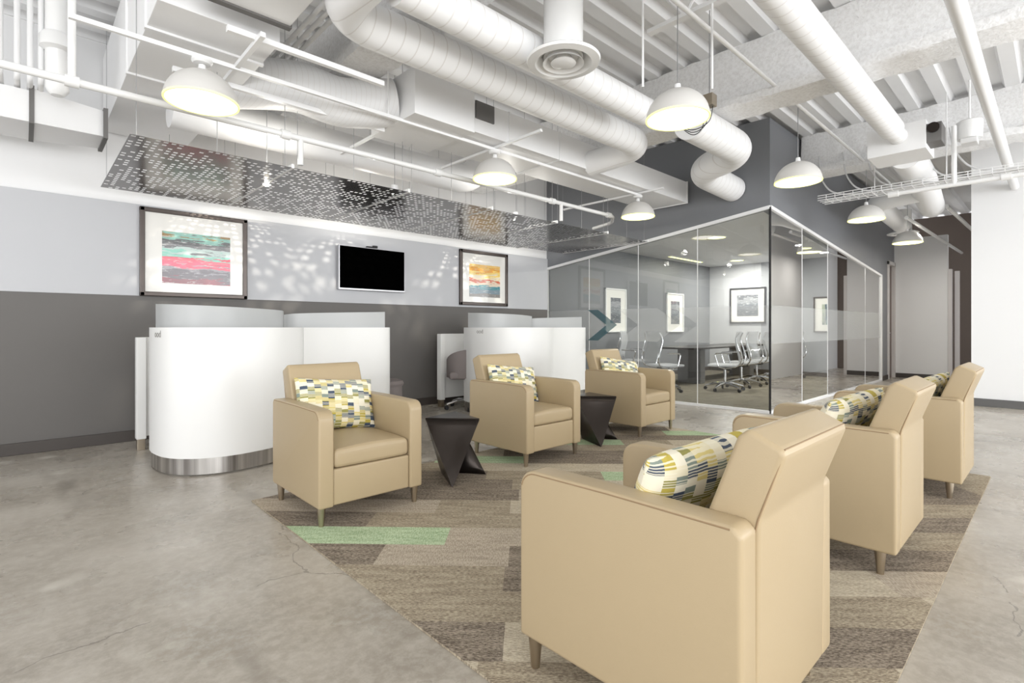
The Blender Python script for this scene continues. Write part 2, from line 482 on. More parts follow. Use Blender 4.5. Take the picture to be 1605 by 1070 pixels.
# conference room box: glass on two sides, charcoal fascia above with a raked soffit
A = (7.06, 2.585); B = (6.83, 6.315); C = (13.05, 2.56)
RA, RB, RC = 2.685, 2.165, 2.20
bm = bm_new()
def wedge(bm, P, Q, zp, zq, ztop, n, th):
    """vertical wall from P to Q, raked bottom edge zp->zq, thickness th along n"""
    vs = []
    for off in (0, th):
        for (p, z) in ((P, zp), (Q, zq), (Q, ztop), (P, ztop)):
            vs.append(bm.verts.new((p[0]+n[0]*off, p[1]+n[1]*off, z)))
    for f in ((0, 1, 2, 3), (7, 6, 5, 4), (0, 4, 5, 1), (1, 5, 6, 2), (2, 6, 7, 3), (3, 7, 4, 0)):
        bm.faces.new([vs[i] for i in f])
wedge(bm, A, B, RA, RB, CZ, (1, 0), .14)
struct('wall_front', bm, M['wall_charcoal'])
bm = bm_new(); wedge(bm, A, C, RA, RC, CZ, (0, 1), .14)
struct('wall_right', bm, M['wall_charcoal'])
bm = bm_new(); wedge(bm, (13.05, 2.56), (13.62, 2.56), 0, 0, CZ, (0, 1), .14)
struct('wall_corridor', bm, M['wall_charcoal'])
bm = bm_new(); wedge(bm, (13.62, 2.56), (14.3, 2.56), 2.56, 2.56, CZ, (0, 1), .14)
struct('wall_corridor', bm, M['wall_charcoal'])
bm = bm_new(); a_box(bm, (13.05, 2.545, 0), (13.62, 2.56, .1)); struct('baseboard_corridor', bm, M['base_black'])
# door in the corridor
d1 = obj('door_1', a_box(bm_new(), (13.68, 2.60, 0), (14.24, 2.64, 2.50), .004), M['door_wood']); d1['kind'] = 'structure'
bm = bm_new()
a_box(bm, (13.62, 2.53, 0), (13.69, 2.66, 2.56), .004); a_box(bm, (14.23, 2.53, 0), (14.30, 2.66, 2.56), .004); a_box(bm, (13.62, 2.53, 2.49), (14.3, 2.66, 2.57), .004)
obj('door_frame', bm, M['door_frame'], d1)
obj('door_handle', a_tube(bm_new(), fillet([(13.74, 2.6, 1.0), (13.74, 2.55, 1.0), (13.85, 2.55, 1.0)], .02), .009), M['chrome'], d1, True)

# conference room interior
struct('wall_room_left', slab((6.9, 6.30, 0), (13.2, 6.42, CZ)), M['wall_charcoal'])
struct('wall_room_end', slab((13.1, 5.0, 0), (13.2, 6.3, 2.7)), M['wall_light'])
struct('wall_room_end', slab((13.1, 2.6, 0), (13.2, 5.0, 2.7)), M['wall_room'])
struct('floor_room', slab((7.07, 2.60, 0), (13.1, 6.3, .008)), M['carpet_room'])
bm = bm_new(); a_box(bm, (13.085, 2.7, 0), (13.1, 6.3, .1)); a_box(bm, (7.0, 6.285, 0), (13.1, 6.3, .1)); struct('baseboard_room', bm, M['base_black'])
bm = bm_new()
a_box(bm, (7.2, 2.72, 2.70), (13.1, 6.3, 2.74))
struct('ceiling_room', bm, M['wall_white'])

def pane_name(): return 'window_1'
fr_pts = [(7.06, 2.585), (7.001, 3.548), (6.943, 4.489), (6.887, 5.402), (6.83, 6.312)]
fr_z = [RA, 2.55, 2.42, 2.292, RB]
win1 = bpy.data.objects.new('window_1', None); COL.objects.link(win1); win1['kind'] = 'structure'
for i in range(4):
    bm = bm_new(); g = .004
    p, q = Vector(fr_pts[i]), Vector(fr_pts[i+1]); d = (q-p).normalized()
    p2, q2 = p+d*g, q-d*g
    bm.faces.new([bm.verts.new(c) for c in ((p2.x, p2.y, .03), (q2.x, q2.y, .03), (q2.x, q2.y, fr_z[i+1]), (p2.x, p2.y, fr_z[i]))])
    obj('glass_pane', bm, M['glass'], win1)
rt_pts = [(7.06, 2.585), (8.269, 2.580), (9.462, 2.575), (11.78, 2.566), (13.0, 2.56)]
rt_z = [RA, 2.588, 2.49, 2.303, RC]
win2 = bpy.data.objects.new('window_2', None); COL.objects.link(win2); win2['kind'] = 'structure'
for i in range(4):
    bm = bm_new(); g = .004
    p, q = Vector(rt_pts[i]), Vector(rt_pts[i+1]); d = (q-p).normalized()
    p2, q2 = p+d*g, q-d*g
    bm.faces.new([bm.verts.new(c) for c in ((p2.x, p2.y, .03), (q2.x, q2.y, .03), (q2.x, q2.y, rt_z[i+1]), (p2.x, p2.y, rt_z[i]))])
    obj('glass_pane', bm, M['glass'], win2)
# joints, rails, corner post
for (w, pts, zs) in ((win1, fr_pts, fr_z), (win2, rt_pts, rt_z)):
    bm = bm_new()
    for (x, y), z in list(zip(pts, zs))[1:-1]: a_box(bm, (x-.004, y-.004, .02), (x+.004, y+.004, z))
    obj('glass_joint', bm, M['white_metal'], w)
    bm = bm_new()
    x0, y0 = pts[0]; x1, y1 = pts[-1]
    d = Vector((x1-x0, y1-y0, zs[-1]-zs[0])); L = d.length
    for (za, zb, sl) in ((zs[0], zs[-1], .022), (.018, .018, .018)):
        n = Vector((-(y1-y0), x1-x0, 0)).normalized()*.02
        vs = []
        for (x, y, z) in ((x0, y0, za), (x1, y1, zb)):
            for sx, sz in ((-1, -1), (1, -1), (1, 1), (-1, 1)):
                vs.append(bm.verts.new((x+n.x*sx, y+n.y*sx, z+sl*sz)))
        for f in ((0, 1, 2, 3), (7, 6, 5, 4), (0, 4, 5, 1), (1, 5, 6, 2), (2, 6, 7, 3), (3, 7, 4, 0)): bm.faces.new([vs[k] for k in f])
    obj('rail', bm, M['white_metal'], w)
bm = bm_new(); a_box(bm, (7.045, 2.57, .0), (7.067, 2.592, RA)); obj('corner_post', bm, M['black'], win1)
bm = bm_new(); a_box(bm, (12.99, 2.535, 0), (13.06, 2.60, RC+.02), .003); obj('end_post', bm, M['white_gloss'], win2)

# frosted film with arrow cut-outs on the front glass, plain band on the right one
def film_poly(bm, poly, off=.006):
    """poly in (s, z): s runs along the front glass from the corner"""
    P = Vector(fr_pts[0]); D = (Vector(fr_pts[-1])-P).normalized(); n = Vector((-1, -D.x*0, 0))
    vs = [bm.verts.new((P.x+D.x*s-off, P.y+D.y*s, z)) for s, z in poly]
    bm.faces.new(vs)
ZL, ZM, ZH = .905, 1.16, 1.41
def chev(s, w, dz=.0):   # arrow head pointing to the corner (decreasing s)
    return [(s, ZH), (s-w, ZH), (s-w-.36, ZM), (s-w, ZL), (s, ZL), (s-.36, ZM)]
bm = bm_new()
# band from corner to first chevron gap, split in upper and lower halves
film_poly(bm, [(0, ZH), (1.32, ZH), (.96, ZM), (0, ZM)]); film_poly(bm, [(0, ZM), (.96, ZM), (1.32, ZL), (0, ZL)])
film_poly(bm, [(1.58, ZH), (2.02, ZH), (1.66, ZM), (1.22, ZM)]); film_poly(bm, [(1.22, ZM), (1.66, ZM), (2.02, ZL), (1.58, ZL)])
film_poly(bm, [(2.62, ZH), (3.72, ZH), (3.72, ZM), (2.98-.36, ZM)][:0] or [(2.02, ZH), (2.02+.25, ZH), (1.91, ZM), (1.66, ZM)])
film_poly(bm, [(1.66, ZM), (1.91, ZM), (2.27, ZL), (2.02, ZL)])
film_poly(bm, [(2.86, ZH), (3.70, ZH), (3.70, ZM), (2.5, ZM)]); film_poly(bm, [(2.5, ZM), (3.70, ZM), (3.70, ZL), (2.86, ZL)])
obj('frosted_film', bm, M['film'], win1)
bm = bm_new()
film_poly(bm, [(2.84, ZH), (2.64, ZH), (2.28, ZM), (2.48, ZM)], .012); film_poly(bm, [(2.48, ZM), (2.28, ZM), (2.64, ZL), (2.84, ZL)], .012)
obj('teal_arrow', bm, M['film_teal'], win1)
bm = bm_new()
bm.faces.new([bm.verts.new(c) for c in ((7.07, 2.575, ZL), (12.98, 2.552, ZL), (12.98, 2.552, ZH), (7.07, 2.575, ZH))])
obj('frosted_film', bm, M['film'], win2)

# white wall at right, corridor end wall and doorway
struct('wall_near_right', slab((9.93, -5, 0), (10.15, .87, CZ)), M['wall_white'])
struct('baseboard_right', a_box(bm_new(), (9.905, -5, 0), (9.93, .875, .11), .003), M['base_grey'])
struct('wall_corridor_right', slab((10.15, .75, 0), (16.5, .87, CZ)), M['wall_white'])
struct('wall_corridor_end', slab((14.3, 1.63, 0), (14.45, 2.7, 3.1)), M['wall_white'])
struct('baseboard_corridor_end', slab((14.28, 1.63, 0), (14.3, 2.53, .1)), M['base_black'])
struct('wall_corridor_far', slab((16.4, .8, 0), (16.6, 3, CZ)), M['wall_brown'])
bm = bm_new(); a_box(bm, (14.30, 1.56, 0), (14.42, 1.628, 2.36)); a_box(bm, (14.9, 1.50, 0), (15.0, 1.58, 2.36))
struct('trim_3', bm, M['door_frame'])

# ceiling: fluted metal deck, flutes run along X
bm = bm_new(); prof = []; y = -5.1; p = .30
while y < WY+.3:
    prof += [(y, CZ), (y+.12, CZ), (y+.15, CZ+.07), (y+.27, CZ+.07)]; y += p
for x0, x1 in ((-5.0, 17.0),):
    a = [bm.verts.new((x0, py, pz)) for py, pz in prof]; b = [bm.verts.new((x1, py, pz)) for py, pz in prof]
    for i in range(len(prof)-1): bm.faces.new((a[i], a[i+1], b[i+1], b[i]))
struct('ceiling', bm, M['deck'])

# girders with lumpy sprayed fireproofing, along Y
def girder(x, ytop, ybot, zf):
    t = bmesh.new()
    a_box(t, (x-.02, ybot, zf+.05), (x+.14, ytop, CZ))
    a_box(t, (x-.14, ybot, zf), (x+.24, ytop, zf+.10), .03)
    bmesh.ops.subdivide_edges(t, edges=[e for e in t.edges if abs((e.verts[0].co-e.verts[1].co).y) > .5], cuts=110)
    bmesh.ops.triangulate(t, faces=t.faces)
    rnd = random.Random(int(x*10))
    for v in t.verts:
        v.co += Vector((rnd.uniform(-1, 1), rnd.uniform(-1, 1), rnd.uniform(-1, 1)))*.009
    return t
g1 = tag(obj('ceiling_girder', girder(5.06, 6.28, -5, 3.22), M['fire'], None, True), 'wide white ceiling girder with rough sprayed coating, the nearer one above the armchairs', 'beam', 'fireproofed ceiling girders')
g2 = tag(obj('ceiling_girder', girder(8.15, 2.55, -5, 3.26), M['fire'], None, True), 'white ceiling girder with rough sprayed coating, behind the cable tray at right', 'beam', 'fireproofed ceiling girders')

tag(obj('ceiling_girder', girder(1.99, 6.28, -5, 3.24), M['fire'], None, True), 'rough sprayed ceiling girder glimpsed between the ribbed flexible duct and the elbowed round duct', 'beam', 'fireproofed ceiling girders')

# open web joists
for k, x in enumerate((3.55,)):
    j = thing('open_web_joist', 'white open-web steel joist under the deck behind the round air diffuser', 'joist', (x, 0, 0))
    bm = bm_new(); a_box(bm, (-.03, -5, 3.40), (.03, 2.2, 3.43)); a_box(bm, (-.03, -5, 3.80), (.03, 2.2, 3.83)); obj('chord', bm, M['white_metal'], j)
    bm = bm_new(); y = -5
    while y < 2.0:
        a_tube(bm, [(0, y, 3.81), (0, y+.3, 3.42)], .012, 6); a_tube(bm, [(0, y+.3, 3.42), (0, y+.6, 3.81)], .012, 6); y += .6
    obj('web_bar', bm, M['white_metal'], j)

# ------------------------------------------------------------------ carpet of planks
def clip(poly, x0, x1, y0, y1):
    def side(P, f, g):
        out = []
        for i in range(len(P)):
            a, b = P[i], P[(i+1) % len(P)]
            fa, fb = f(a), f(b)
            if fa >= 0: out.append(a)
            if (fa >= 0) != (fb >= 0):
                t = fa/(fa-fb); out.append((a[0]+(b[0]-a[0])*t, a[1]+(b[1]-a[1])*t))
        return out
    for f in (lambda p: p[0]-x0, lambda p: x1-p[0], lambda p: p[1]-y0, lambda p: y1-p[1]):
        poly = side(poly, f, None)
        if len(poly) < 3: return []
    return poly
bm = bm_new(); CX0, CX1, CY0, CY1 = 1.07, 5.25, .35, 3.57
e1 = Vector((math.cos(ANG), math.sin(ANG))); e2 = Vector((-math.sin(ANG), math.cos(ANG)))   # e1 plank length, e2 across
W = .2286
rnd = random.Random(11)
# rows written from the photograph: s-range start of row k is S0+k*W ; list of (t_end, material)
manual = {}
S0 = 1.72
def row_lookup(k):
    if k in manual: return manual[k]
    t = -3.2-rnd.random()*.9; out = []
    last = -1
    while t < 5:
        L = rnd.choice((.46, .69, .914, .914)); t += L
        m = rnd.choices((0, 1, 2, 3, 4), (30, 30, 22, 5, 13))[0]
        if m == last: m = rnd.choice((0, 1, 2))
        last = m; out.append((t, m))
    return out
manual[-1] = [(-3, 1), (-.16, 4), (.5, 1), (1.2, 1), (2.4, 4), (3, 2)]
manual[0] = [(-3, 1), (-.62, 0), (-.08, 0), (.5, 4), (1.8, 0), (3, 1)]
manual[1] = [(-3, 0), (-.62, 1), (.4, 1), (1.0, 2), (1.62, 1), (3, 4)]
manual[2] = [(-3, 2), (-.1, 1), (.9, 0), (1.55, 4), (2.2, 2), (3, 1)]
manual[3] = [(-3, 0), (-.72, 0), (-.085, 2), (.6, 0), (1.4, 1), (2.0, 0), (3, 0)]
manual[4] = [(-3, 3), (-.42, 3), (.25, 2), (.9, 1), (1.5, 0), (3, 1)]
manual[5] = [(-3, 0), (-.9, 0), (.2, 1), (.8, 0), (1.4, 4), (3, 0)]
manual[6] = [(-3, 1), (-.55, 2), (-.1, 1), (.6, 4), (1.25, 0), (3, 1)]
manual[7] = [(-3, 0), (-.05, 0), (.55, 2), (1.2, 1), (2.2, 1), (3, 0)]
manual[8] = [(-3, 1), (-.1, 0), (.4, 1), (1.2, 4), (3, 0)]
manual[9] = [(-3, 0), (-.3, 0), (.57, 1), (1.45, 3), (3, 0)]
manual[10] = [(-3, 0), (-.6, 1), (.1, 4), (1.0, 4), (1.8, 0), (3, 2)]
manual[11] = [(-3, 0), (-.76, 0), (-.02, 3), (.8, 0), (1.5, 1), (3, 0)]
manual[12] = [(-3, 1), (-.2, 4), (.5, 0), (1.3, 0), (3, 1)]
manual[15] = [(-3, 1), (.6, 1), (1.5, 0), (2.2, 0), (3, 1)]
manual[16] = [(-3, 1), (.9, 0), (1.45, 1), (2.35, 3), (3, 1)]
for k in range(-8, 34):
    t0 = -4.2
    for t1, m in row_lookup(k):
        s0, s1 = S0+k*W, S0+(k+1)*W
        P = [e1*t0+e2*s0, e1*t1+e2*s0, e1*t1+e2*s1, e1*t0+e2*s1]
        t0 = t1
        q = clip([(p.x, p.y) for p in P], CX0, CX1, CY0, CY1)
        if len(q) < 3: continue
        vs = [bm.verts.new((x, y, .009)) for x, y in q]
        try: f = bm.faces.new(vs); f.material_index = m
        except Exception: pass
t = bmesh.new(); a_box(t, (CX0, CY0, .001), (CX1, CY1, .0088))
for f in t.faces: f.material_index = 1
merge(bm, t)
carpet = obj('carpet', bm, CARP, None)
tag(carpet, 'plank-pattern carpet inset in taupe, grey and sage green under the armchairs', 'carpet')

# ------------------------------------------------------------------ armchair (faces -Y)
def make_armchair(loc, rz, label):
    root = thing('armchair', label, 'armchair', loc, rz, 'tan leather lounge armchairs')
    HW = .335; AT = .088; F_ = -.36; Bk = .365
    for sx in (-1, 1):
        x0, x1 = (sx*HW, sx*(HW-AT)) if sx < 0 else (HW-AT, HW)
        # rounded front top corner profile in (y, z)
        prof = [(F_, .105), (F_, .585)]
        for i in range(1, 7):
            a = i/6*PI/2; prof.append((F_+.06*(1-math.cos(a)), .588+.06*math.sin(a)))
        prof += [(0, .652), (Bk-.02, .650), (Bk, .63), (Bk, .105)]
        bm = a_prism(bm_new(), prof, 0, min(x0, x1), max(x0, x1), .013, 3)
        arm = obj('arm', bm, M['leather'], root, True)
        xo = sx*(HW-.0005)
        path = [(xo, p[0]+(.008 if p[0] < 0 else -.008), p[1]-.008) for p in prof[2:-2]]
        obj('piping', a_tube(bm_new(), path, .0022, 6), M['seam'], arm, True)
    IW = HW-AT
    obj('seat_base', a_box(bm_new(), (-IW+.001, F_+.012, .108), (IW-.001, .22, .312), .012, 3), M['leather'], root, True)
    # crowned seat cushion
    bm = bm_new(); a_box(bm, (-IW+.002, F_+.008, .314), (IW-.002, .24, .415), .035, 4)
    bmesh.ops.subdivide_edges(bm, edges=bm.edges[:], cuts=3, use_grid_fill=True)
    for v in bm.verts:
        if v.co.z > .36:
            u = max(0, 1-(v.co.x/IW)**2); w = max(0, 1-((v.co.y+.06)/.31)**2)
            v.co.z += .038*(u**.6)*(.35+.65*w)*(v.co.z-.36)/.055
        if v.co.y < F_+.03: v.co.y -= .006*max(0, 1-(v.co.x/IW)**2)
    obj('seat_cushion', bm, M['leather'], root, True)
    prof = [(.13, .36), (.245, .65), (.318, .845), (.345, .866), (.425, .828), (.43, .812), (.372, .65), (.366, .108), (.21, .108)]
    bm = a_prism(bm_new(), prof, 0, -IW-.004, IW+.004, .014, 3)
    back = obj('backrest', bm, M['leather'], root, True)
    for sx in (-1, 1):
        xo = sx*(IW+.0035)
        obj('piping', a_tube(bm_new(), [(xo, .361, .62), (xo, .369, .652), (xo*.985, .42, .805)], .0022, 6), M['seam'], back, True)
    obj('piping', a_tube(bm_new(), [(-IW*.97, .424, .826), (IW*.97, .424, .826)], .0022, 6), M['seam'], back, True)
    for sx in (-1, 1):
        for y in (-.318, .30):
            bm = a_tube(bm_new(), [(sx*.303, y, 0), (sx*.303, y, .112)], .02, 16, True, [.0145, .0245])
            obj('leg', bm, M['leg_metal'], root, True)
    return root
chairs = [
 ((1.515, 3.150, .009), 0, 'tan leather armchair in front of the left white pod, nearest of the left row'),
 ((3.225, 3.245, .009), 0, 'tan leather armchair before the right white pod, between two dark side tables'),
 ((4.855, 3.245, .009), 0, 'tan leather armchair nearest the glass conference room, at the far end of the left row'),
 ((1.525, .862, .009), PI, 'large foreground tan leather armchair seen from behind, nearest the camera'),
 ((3.118, .855, .009), PI, 'tan leather armchair seen from behind, middle one of the right row'),
 ((4.690, .790, .009), PI, 'tan leather armchair seen from behind, last of the right row beside the white wall'),
]
proto = make_armchair(*chairs[0])
for loc, rz, lab in chairs[1:]: dup(proto, loc, rz, lab)

# ------------------------------------------------------------------ lumbar pillows
def pillow_bm():
    bm = bm_new(); nx, nz = 26, 18; W_, H_, T_ = .275, .18, .066
    for side in (1, -1):
        g = [[None]*(nz+1) for _ in range(nx+1)]
        for i in range(nx+1):
            for j in range(nz+1):
                u = -1+2*i/nx; w = -1+2*j/nz
                pinch_x = 1-.07*(1-w*w)**1.0*0 - .05*(1-abs(w))**.8*abs(u)**3
                x = W_*u*(1-.055*(1-w*w)*abs(u)**2); z = H_*w*(1-.07*(1-u*u)*abs(w)**2)
                th = T_*((1-u**4)*(1-w**4))**.5*(.82+.18*(1-u*u)*(1-w*w))
                th += .003*math.sin(9*u+3*w)*(1-u*u)*(1-w*w)
                g[i][j] = bm.verts.new((x, side*th, z))
        for i in range(nx):
            for j in range(nz): bm.faces.new((g[i][j], g[i+1][j], g[i+1][j+1], g[i][j+1]))
    bmesh.ops.remove_doubles(bm, verts=bm.verts, dist=.0006); return bm
pil = obj('pillow', pillow_bm(), M['pillow'], None, True)
pil.modifiers.new('s', 'SUBSURF').render_levels = 1; pil.modifiers['s'].levels = 1
tag(pil, '', 'pillow', 'patterned lumbar pillows')
pl = [(0, .155, .615, -20, 5, 0, 'mustard, navy and cream block-patterned pillow on the armchair by the left white pod'),
      (1, .145, .610, -20, 6, -4, 'yellow and slate block-patterned pillow on the armchair between the dark side tables'),
      (2, .120, .605, -22, 9, -12, 'pale yellow patterned pillow on the far armchair by the glass room'),
      (3, .075, .625, -26, 5, -10, 'navy-edged yellow patterned pillow leaning in the large foreground armchair'),
      (4, .080, .625, -26, 5, -10, 'yellow patterned pillow in the middle armchair of the right row'),
      (5, .115, .620, -26, 5, -9, 'pale patterned pillow in the last armchair of the right row')]
for i, (ci, ly, lz, tilt, roll, yaw, lab) in enumerate(pl):
    o = pil if i == 0 else pil.copy()
    if i: COL.objects.link(o)
    loc, rz, _ = chairs[ci]
    o['label'] = lab
    Mx = Matrix.Translation(loc) @ Matrix.Rotation(rz, 4, 'Z') @ Matrix.Translation((0, ly, lz-.009)) @ Matrix.Rotation(math.radians(yaw), 4, 'Z') @ Matrix.Rotation(math.radians(tilt), 4, 'X') @ Matrix.Rotation(math.radians(roll), 4, 'Y')
    o.matrix_world = Mx

# ------------------------------------------------------------------ folded steel side tables
def side_table_bm():
    H = .44
    T = {'L': (-.195, .075), 'R': (.075, -.205), 'K': (.135, .17)}
    Bt = {'F': (-.17, -.215), 'R': (.205, -.13), 'K': (-.002, .15)}
    bm = bm_new()
    def grid(P0, P1, Q0, Q1, n=10, pull=0.0):
        # ruled sheet between rib P (top P0 -> bottom P1) and rib Q
        g = []
        for i in range(n+1):
            t = i/n; a = Vector(P0).lerp(Vector(P1), t); b = Vector(Q0).lerp(Vector(Q1), t); row = []
            for j in range(n+1):
                s = j/n; p = a.lerp(b, s)
                k = pull*(4*s*(1-s))*(4*t*(1-t)); p.x *= (1-k); p.y *= (1-k)
                row.append(bm.verts.new(p))
            g.append(row)
        for i in range(n):
            for j in range(n): bm.faces.new((g[i][j], g[i+1][j], g[i+1][j+1], g[i][j+1]))
    t = {k: (v[0], v[1], H) for k, v in T.items()}; b = {k: (v[0], v[1], .0) for k, v in Bt.items()}
    def tri(P, Q, R_, bulge=0., n=10):
        P, Q, R_ = Vector(P), Vector(Q), Vector(R_); nn = (Q-P).cross(R_-P).normalized()
        if nn.dot((P+Q+R_)/3-Vector((0, 0, H/2))) < 0: nn = -nn
        g = {}
        for i in range(n+1):
            for k in range(n+1-i):
                a, b_ = i/n, k/n; c = 1-a-b_
                g[i, k] = bm.verts.new(P*c+Q*a+R_*b_+nn*bulge*27*a*b_*c)
        for i in range(n):
            for k in range(n-i):
                bm.faces.new((g[i, k], g[i+1, k], g[i, k+1]))
                if i+k < n-1: bm.faces.new((g[i+1, k], g[i+1, k+1], g[i, k+1]))
    # bent steel sheets; the side towards the right front stays open
    tri(t['L'], t['R'], b['F'], -.014)
    tri(t['R'], t['K'], b['F'], -.02)
    tri(t['L'], b['F'], b['K'], -.01)
    tri(t['L'], b['K'], t['K'], -.012)
    tri(t['K'], b['K'], b['R'], -.03)
    bmesh.ops.remove_doubles(bm, verts=bm.verts, dist=.0005)
    return bm
st = thing('side_table', 'dark folded-steel side table between the two nearest armchairs of the left row', 'side table', (2.34, 3.11, .01), 0, 'dark folded steel side tables')
bmt = side_table_bm(); sb = obj('body', bmt, M['table_metal'], st, True); sb.modifiers.new('t', 'SOLIDIFY').thickness = .005
bm = a_prism(bm_new(), [(-.198, .077), (.077, -.208), (.138, .173)], 2, .4405, .448)
obj('top_plate', bm, M['table_metal'], st)
dup(st, (4.08, 3.14, .01), 0, 'dark folded-steel side table beside the far armchair near the glass room')
dup(st, (2.345, .79, .01), PI, 'dark folded-steel side table mostly hidden behind the foreground armchair')

# ------------------------------------------------------------------ white work pods
def pod_path():
    # local coordinates: origin at (0.75, 4.95) of pod 1 ; returns centreline of the outer face
    left = smooth_path([(.06, .36), (-.005, .12), (-.005, -.13), (.045, -.33), (.15, -.47), (.32, -.56), (.52, -.57), (.78, -.50), (1.02, -.33), (1.10, -.235)], 6)
    left = [(p.x, p.y) for p in [Vector((a[0], a[1])) for a in left]]
    right = smooth_path([(1.105, -.23), (1.3, -.13), (1.6, -.04), (1.9, .0), (2.06, .02), (2.15, .06), (2.195, .14), (2.2, .26)], 6)
    right = [(p[0], p[1]) for p in right]
    return left, right
def ribbon(bm, path, z0, z1, th, ztops=None, cap=True):
    n = len(path); a = []; 
    for i, p in enumerate(path):
        q0 = Vector(path[max(i-1, 0)]); q1 = Vector(path[min(i+1, n-1)]); d = (q1-q0).normalized(); nn = Vector((-d.y, d.x))
        zt = ztops[i] if ztops else z1
        o = Vector(p); ii = o+nn*th
        a.append([bm.verts.new((o.x, o.y, z0)), bm.verts.new((o.x, o.y, zt)), bm.verts.new((ii.x, ii.y, zt)), bm.verts.new((ii.x, ii.y, z0))])
    for r0, r1 in zip(a, a[1:]):
        for k in range(4): bm.faces.new((r0[k], r1[k], r1[(k+1) % 4], r0[(k+1) % 4]))
    bm.faces.new(a[0][::-1]); bm.faces.new(a[-1]); return bm
def inset(path, d):
    out = []; n = len(path)
    for i, p in enumerate(path):
        q0 = Vector(path[max(i-1, 0)]); q1 = Vector(path[min(i+1, n-1)]); t = (q1-q0).normalized(); out.append((p[0]-t.y*d, p[1]+t.x*d))
    return out
def make_pod(loc, label, text, i0, sx=1.0):
    root = thing('work_pod', label, 'desk pod', loc, 0, 'white curved work pods')
    L, R_ = pod_path()
    L = [(x*sx, y) for x, y in L]; R_ = [(x*sx, y) for x, y in R_]
    p1 = obj('curved_panel', ribbon(bm_new(), L, .135, 1.12, .05), M['laminate'], root, True)
    obj('plinth', ribbon(bm_new(), inset(L, .012), .012, .135, .03), M['plinth'], p1, True)
    p2 = obj('curved_panel', ribbon(bm_new(), R_, .135, 1.12, .05), M['laminate'], root, True)
    obj('plinth', ribbon(bm_new(), inset(R_, .012), .012, .135, .03), M['plinth'], p2, True)
    s1 = smooth_path([(.062, .27), (.09, .04), (.22, -.12), (.5, -.15), (.8, -.05), (1.02, .08), (1.08, .2)], 8)
    s1 = [(p[0]*sx, p[1]) for p in s1]; n = len(s1)
    zt = [1.12+.197-.045*(i/(n-1))-(.02*max(0, (i/(n-1)-.88)/.12)**2) for i in range(n)]
    obj('privacy_screen', ribbon(bm_new(), s1, 1.10, 1.3, .008, zt), M['frost_screen'], root, True)
    s2 = smooth_path([(1.12, .30), (1.2, .2), (1.45, .14), (1.8, .10), (2.13, .12)], 8)
    s2 = [(p[0]*sx, p[1]) for p in s2]; n = len(s2)
    zt = [1.12+.125+.045*(i/(n-1)) for i in range(n)]
    obj('privacy_screen', ribbon(bm_new(), s2, 1.10, 1.3, .008, zt), M['frost_screen'], root, True)
    # slim end panel with metal foot and back panel toward the wall
    e = obj('end_panel', a_box(bm_new(), (.0, .80, .1), (.075, .89, 1.03), .006), M['laminate'], root)
    obj('foot', a_box(bm_new(), (.008, .808, .0), (.067, .882, .10), .002), M['leg_metal'], e)
    obj('back_panel', a_box(bm_new(), (.075, .84, .12), (1.06, .88, 1.03), .004), M['laminate'], root)
    wt = a_prism(bm_new(), [(.66, .80), (.66, -.1), (.75, -.2), (.95, .1), (1.0, .8)], 2, .70, .73, .004)
    obj('worktop', wt, M['laminate'], root)
    wt = a_prism(bm_new(), [(1.2, .80), (1.25, .3), (1.7, .2), (2.1, .2), (2.1, .8)], 2, .70, .73, .004)
    obj('worktop', wt, M['laminate'], root)
    cu = bpy.data.curves.new('lettering', 'FONT'); cu.body = text; cu.size = .075; cu.extrude = .0006
    to = bpy.data.objects.new('lettering', cu); COL.objects.link(to)
    dg = bpy.context.evaluated_depsgraph_get(); me = bpy.data.meshes.new_from_object(to.evaluated_get(dg))
    bpy.data.objects.remove(to)
    # wrap letters on the curved face: walk along the path
    cum = [0.]
    for a, b in zip(L[i0:], L[i0+1:]): cum.append(cum[-1]+(Vector(b)-Vector(a)).length)
    for v in me.vertices:
        s = v.co.x; k = 0
        while k < len(cum)-2 and cum[k+1] < s: k += 1
        a, b = Vector(L[i0+k]), Vector(L[i0+k+1]); d = (b-a).normalized(); p = a+d*(s-cum[k]); nn = Vector((d.y, -d.x))
        v.co = Vector((p.x+nn.x*(.0015+v.co.z), p.y+nn.y*(.0015+v.co.z), 1.045+v.co.y))
    me.materials.append(M['art_text'])
    lo = bpy.data.objects.new('lettering', me); COL.objects.link(lo); lo.parent = p1
    return root
make_pod((.75, 4.95, 0), 'large white curved work pod with frosted screens at the left, under the pink picture', 'ood', 12)
make_pod((4.26, 5.16, 0), 'white curved work pod with frosted screens at the right, beside the glass room', 'ood', 9, 1.07)

# upholstered swivel chairs tucked into the pods
def tub_chair(loc, rz, label):
    r = thing('swivel_chair', label, 'office chair', loc, rz, 'grey upholstered pod chairs')
    bm = bm_new(); a_box(bm, (-.25, -.25, .42), (.25, .23, .52), .04, 4); obj('seat', bm, M['grey_fabric'], r, True)
    pth = [(.27*math.cos(a), .27*math.sin(a)) for a in [math.radians(-20+i*220/20) for i in range(21)]]
    zt = [.62+.2*math.sin(PI*i/20) for i in range(21)]
    obj('backrest', ribbon(bm_new(), pth, .44, .8, .05, zt), M['grey_fabric'], r, True)
    bm = a_tube(bm_new(), [(0, 0, .09), (0, 0, .43)], .025, 12); obj('pedestal', bm, M['chrome'], r, True)
    for k in range(5):
        a = k*2*PI/5+.3; c, s = math.cos(a), math.sin(a)
        lg = obj('base_arm', a_tube(bm_new(), [(0, 0, .12), (c*.15, s*.15, .115), (c*.29, s*.29, .075)], .02, 8, True, [.024, .02, .013]), M['chrome'], r, True)
        obj('caster', a_tube(bm_new(), [(c*.29-s*.014, s*.29+c*.014, .03), (c*.29+s*.014, s*.29-c*.014, .03)], .029, 14), M['black'], lg, True)
    return r
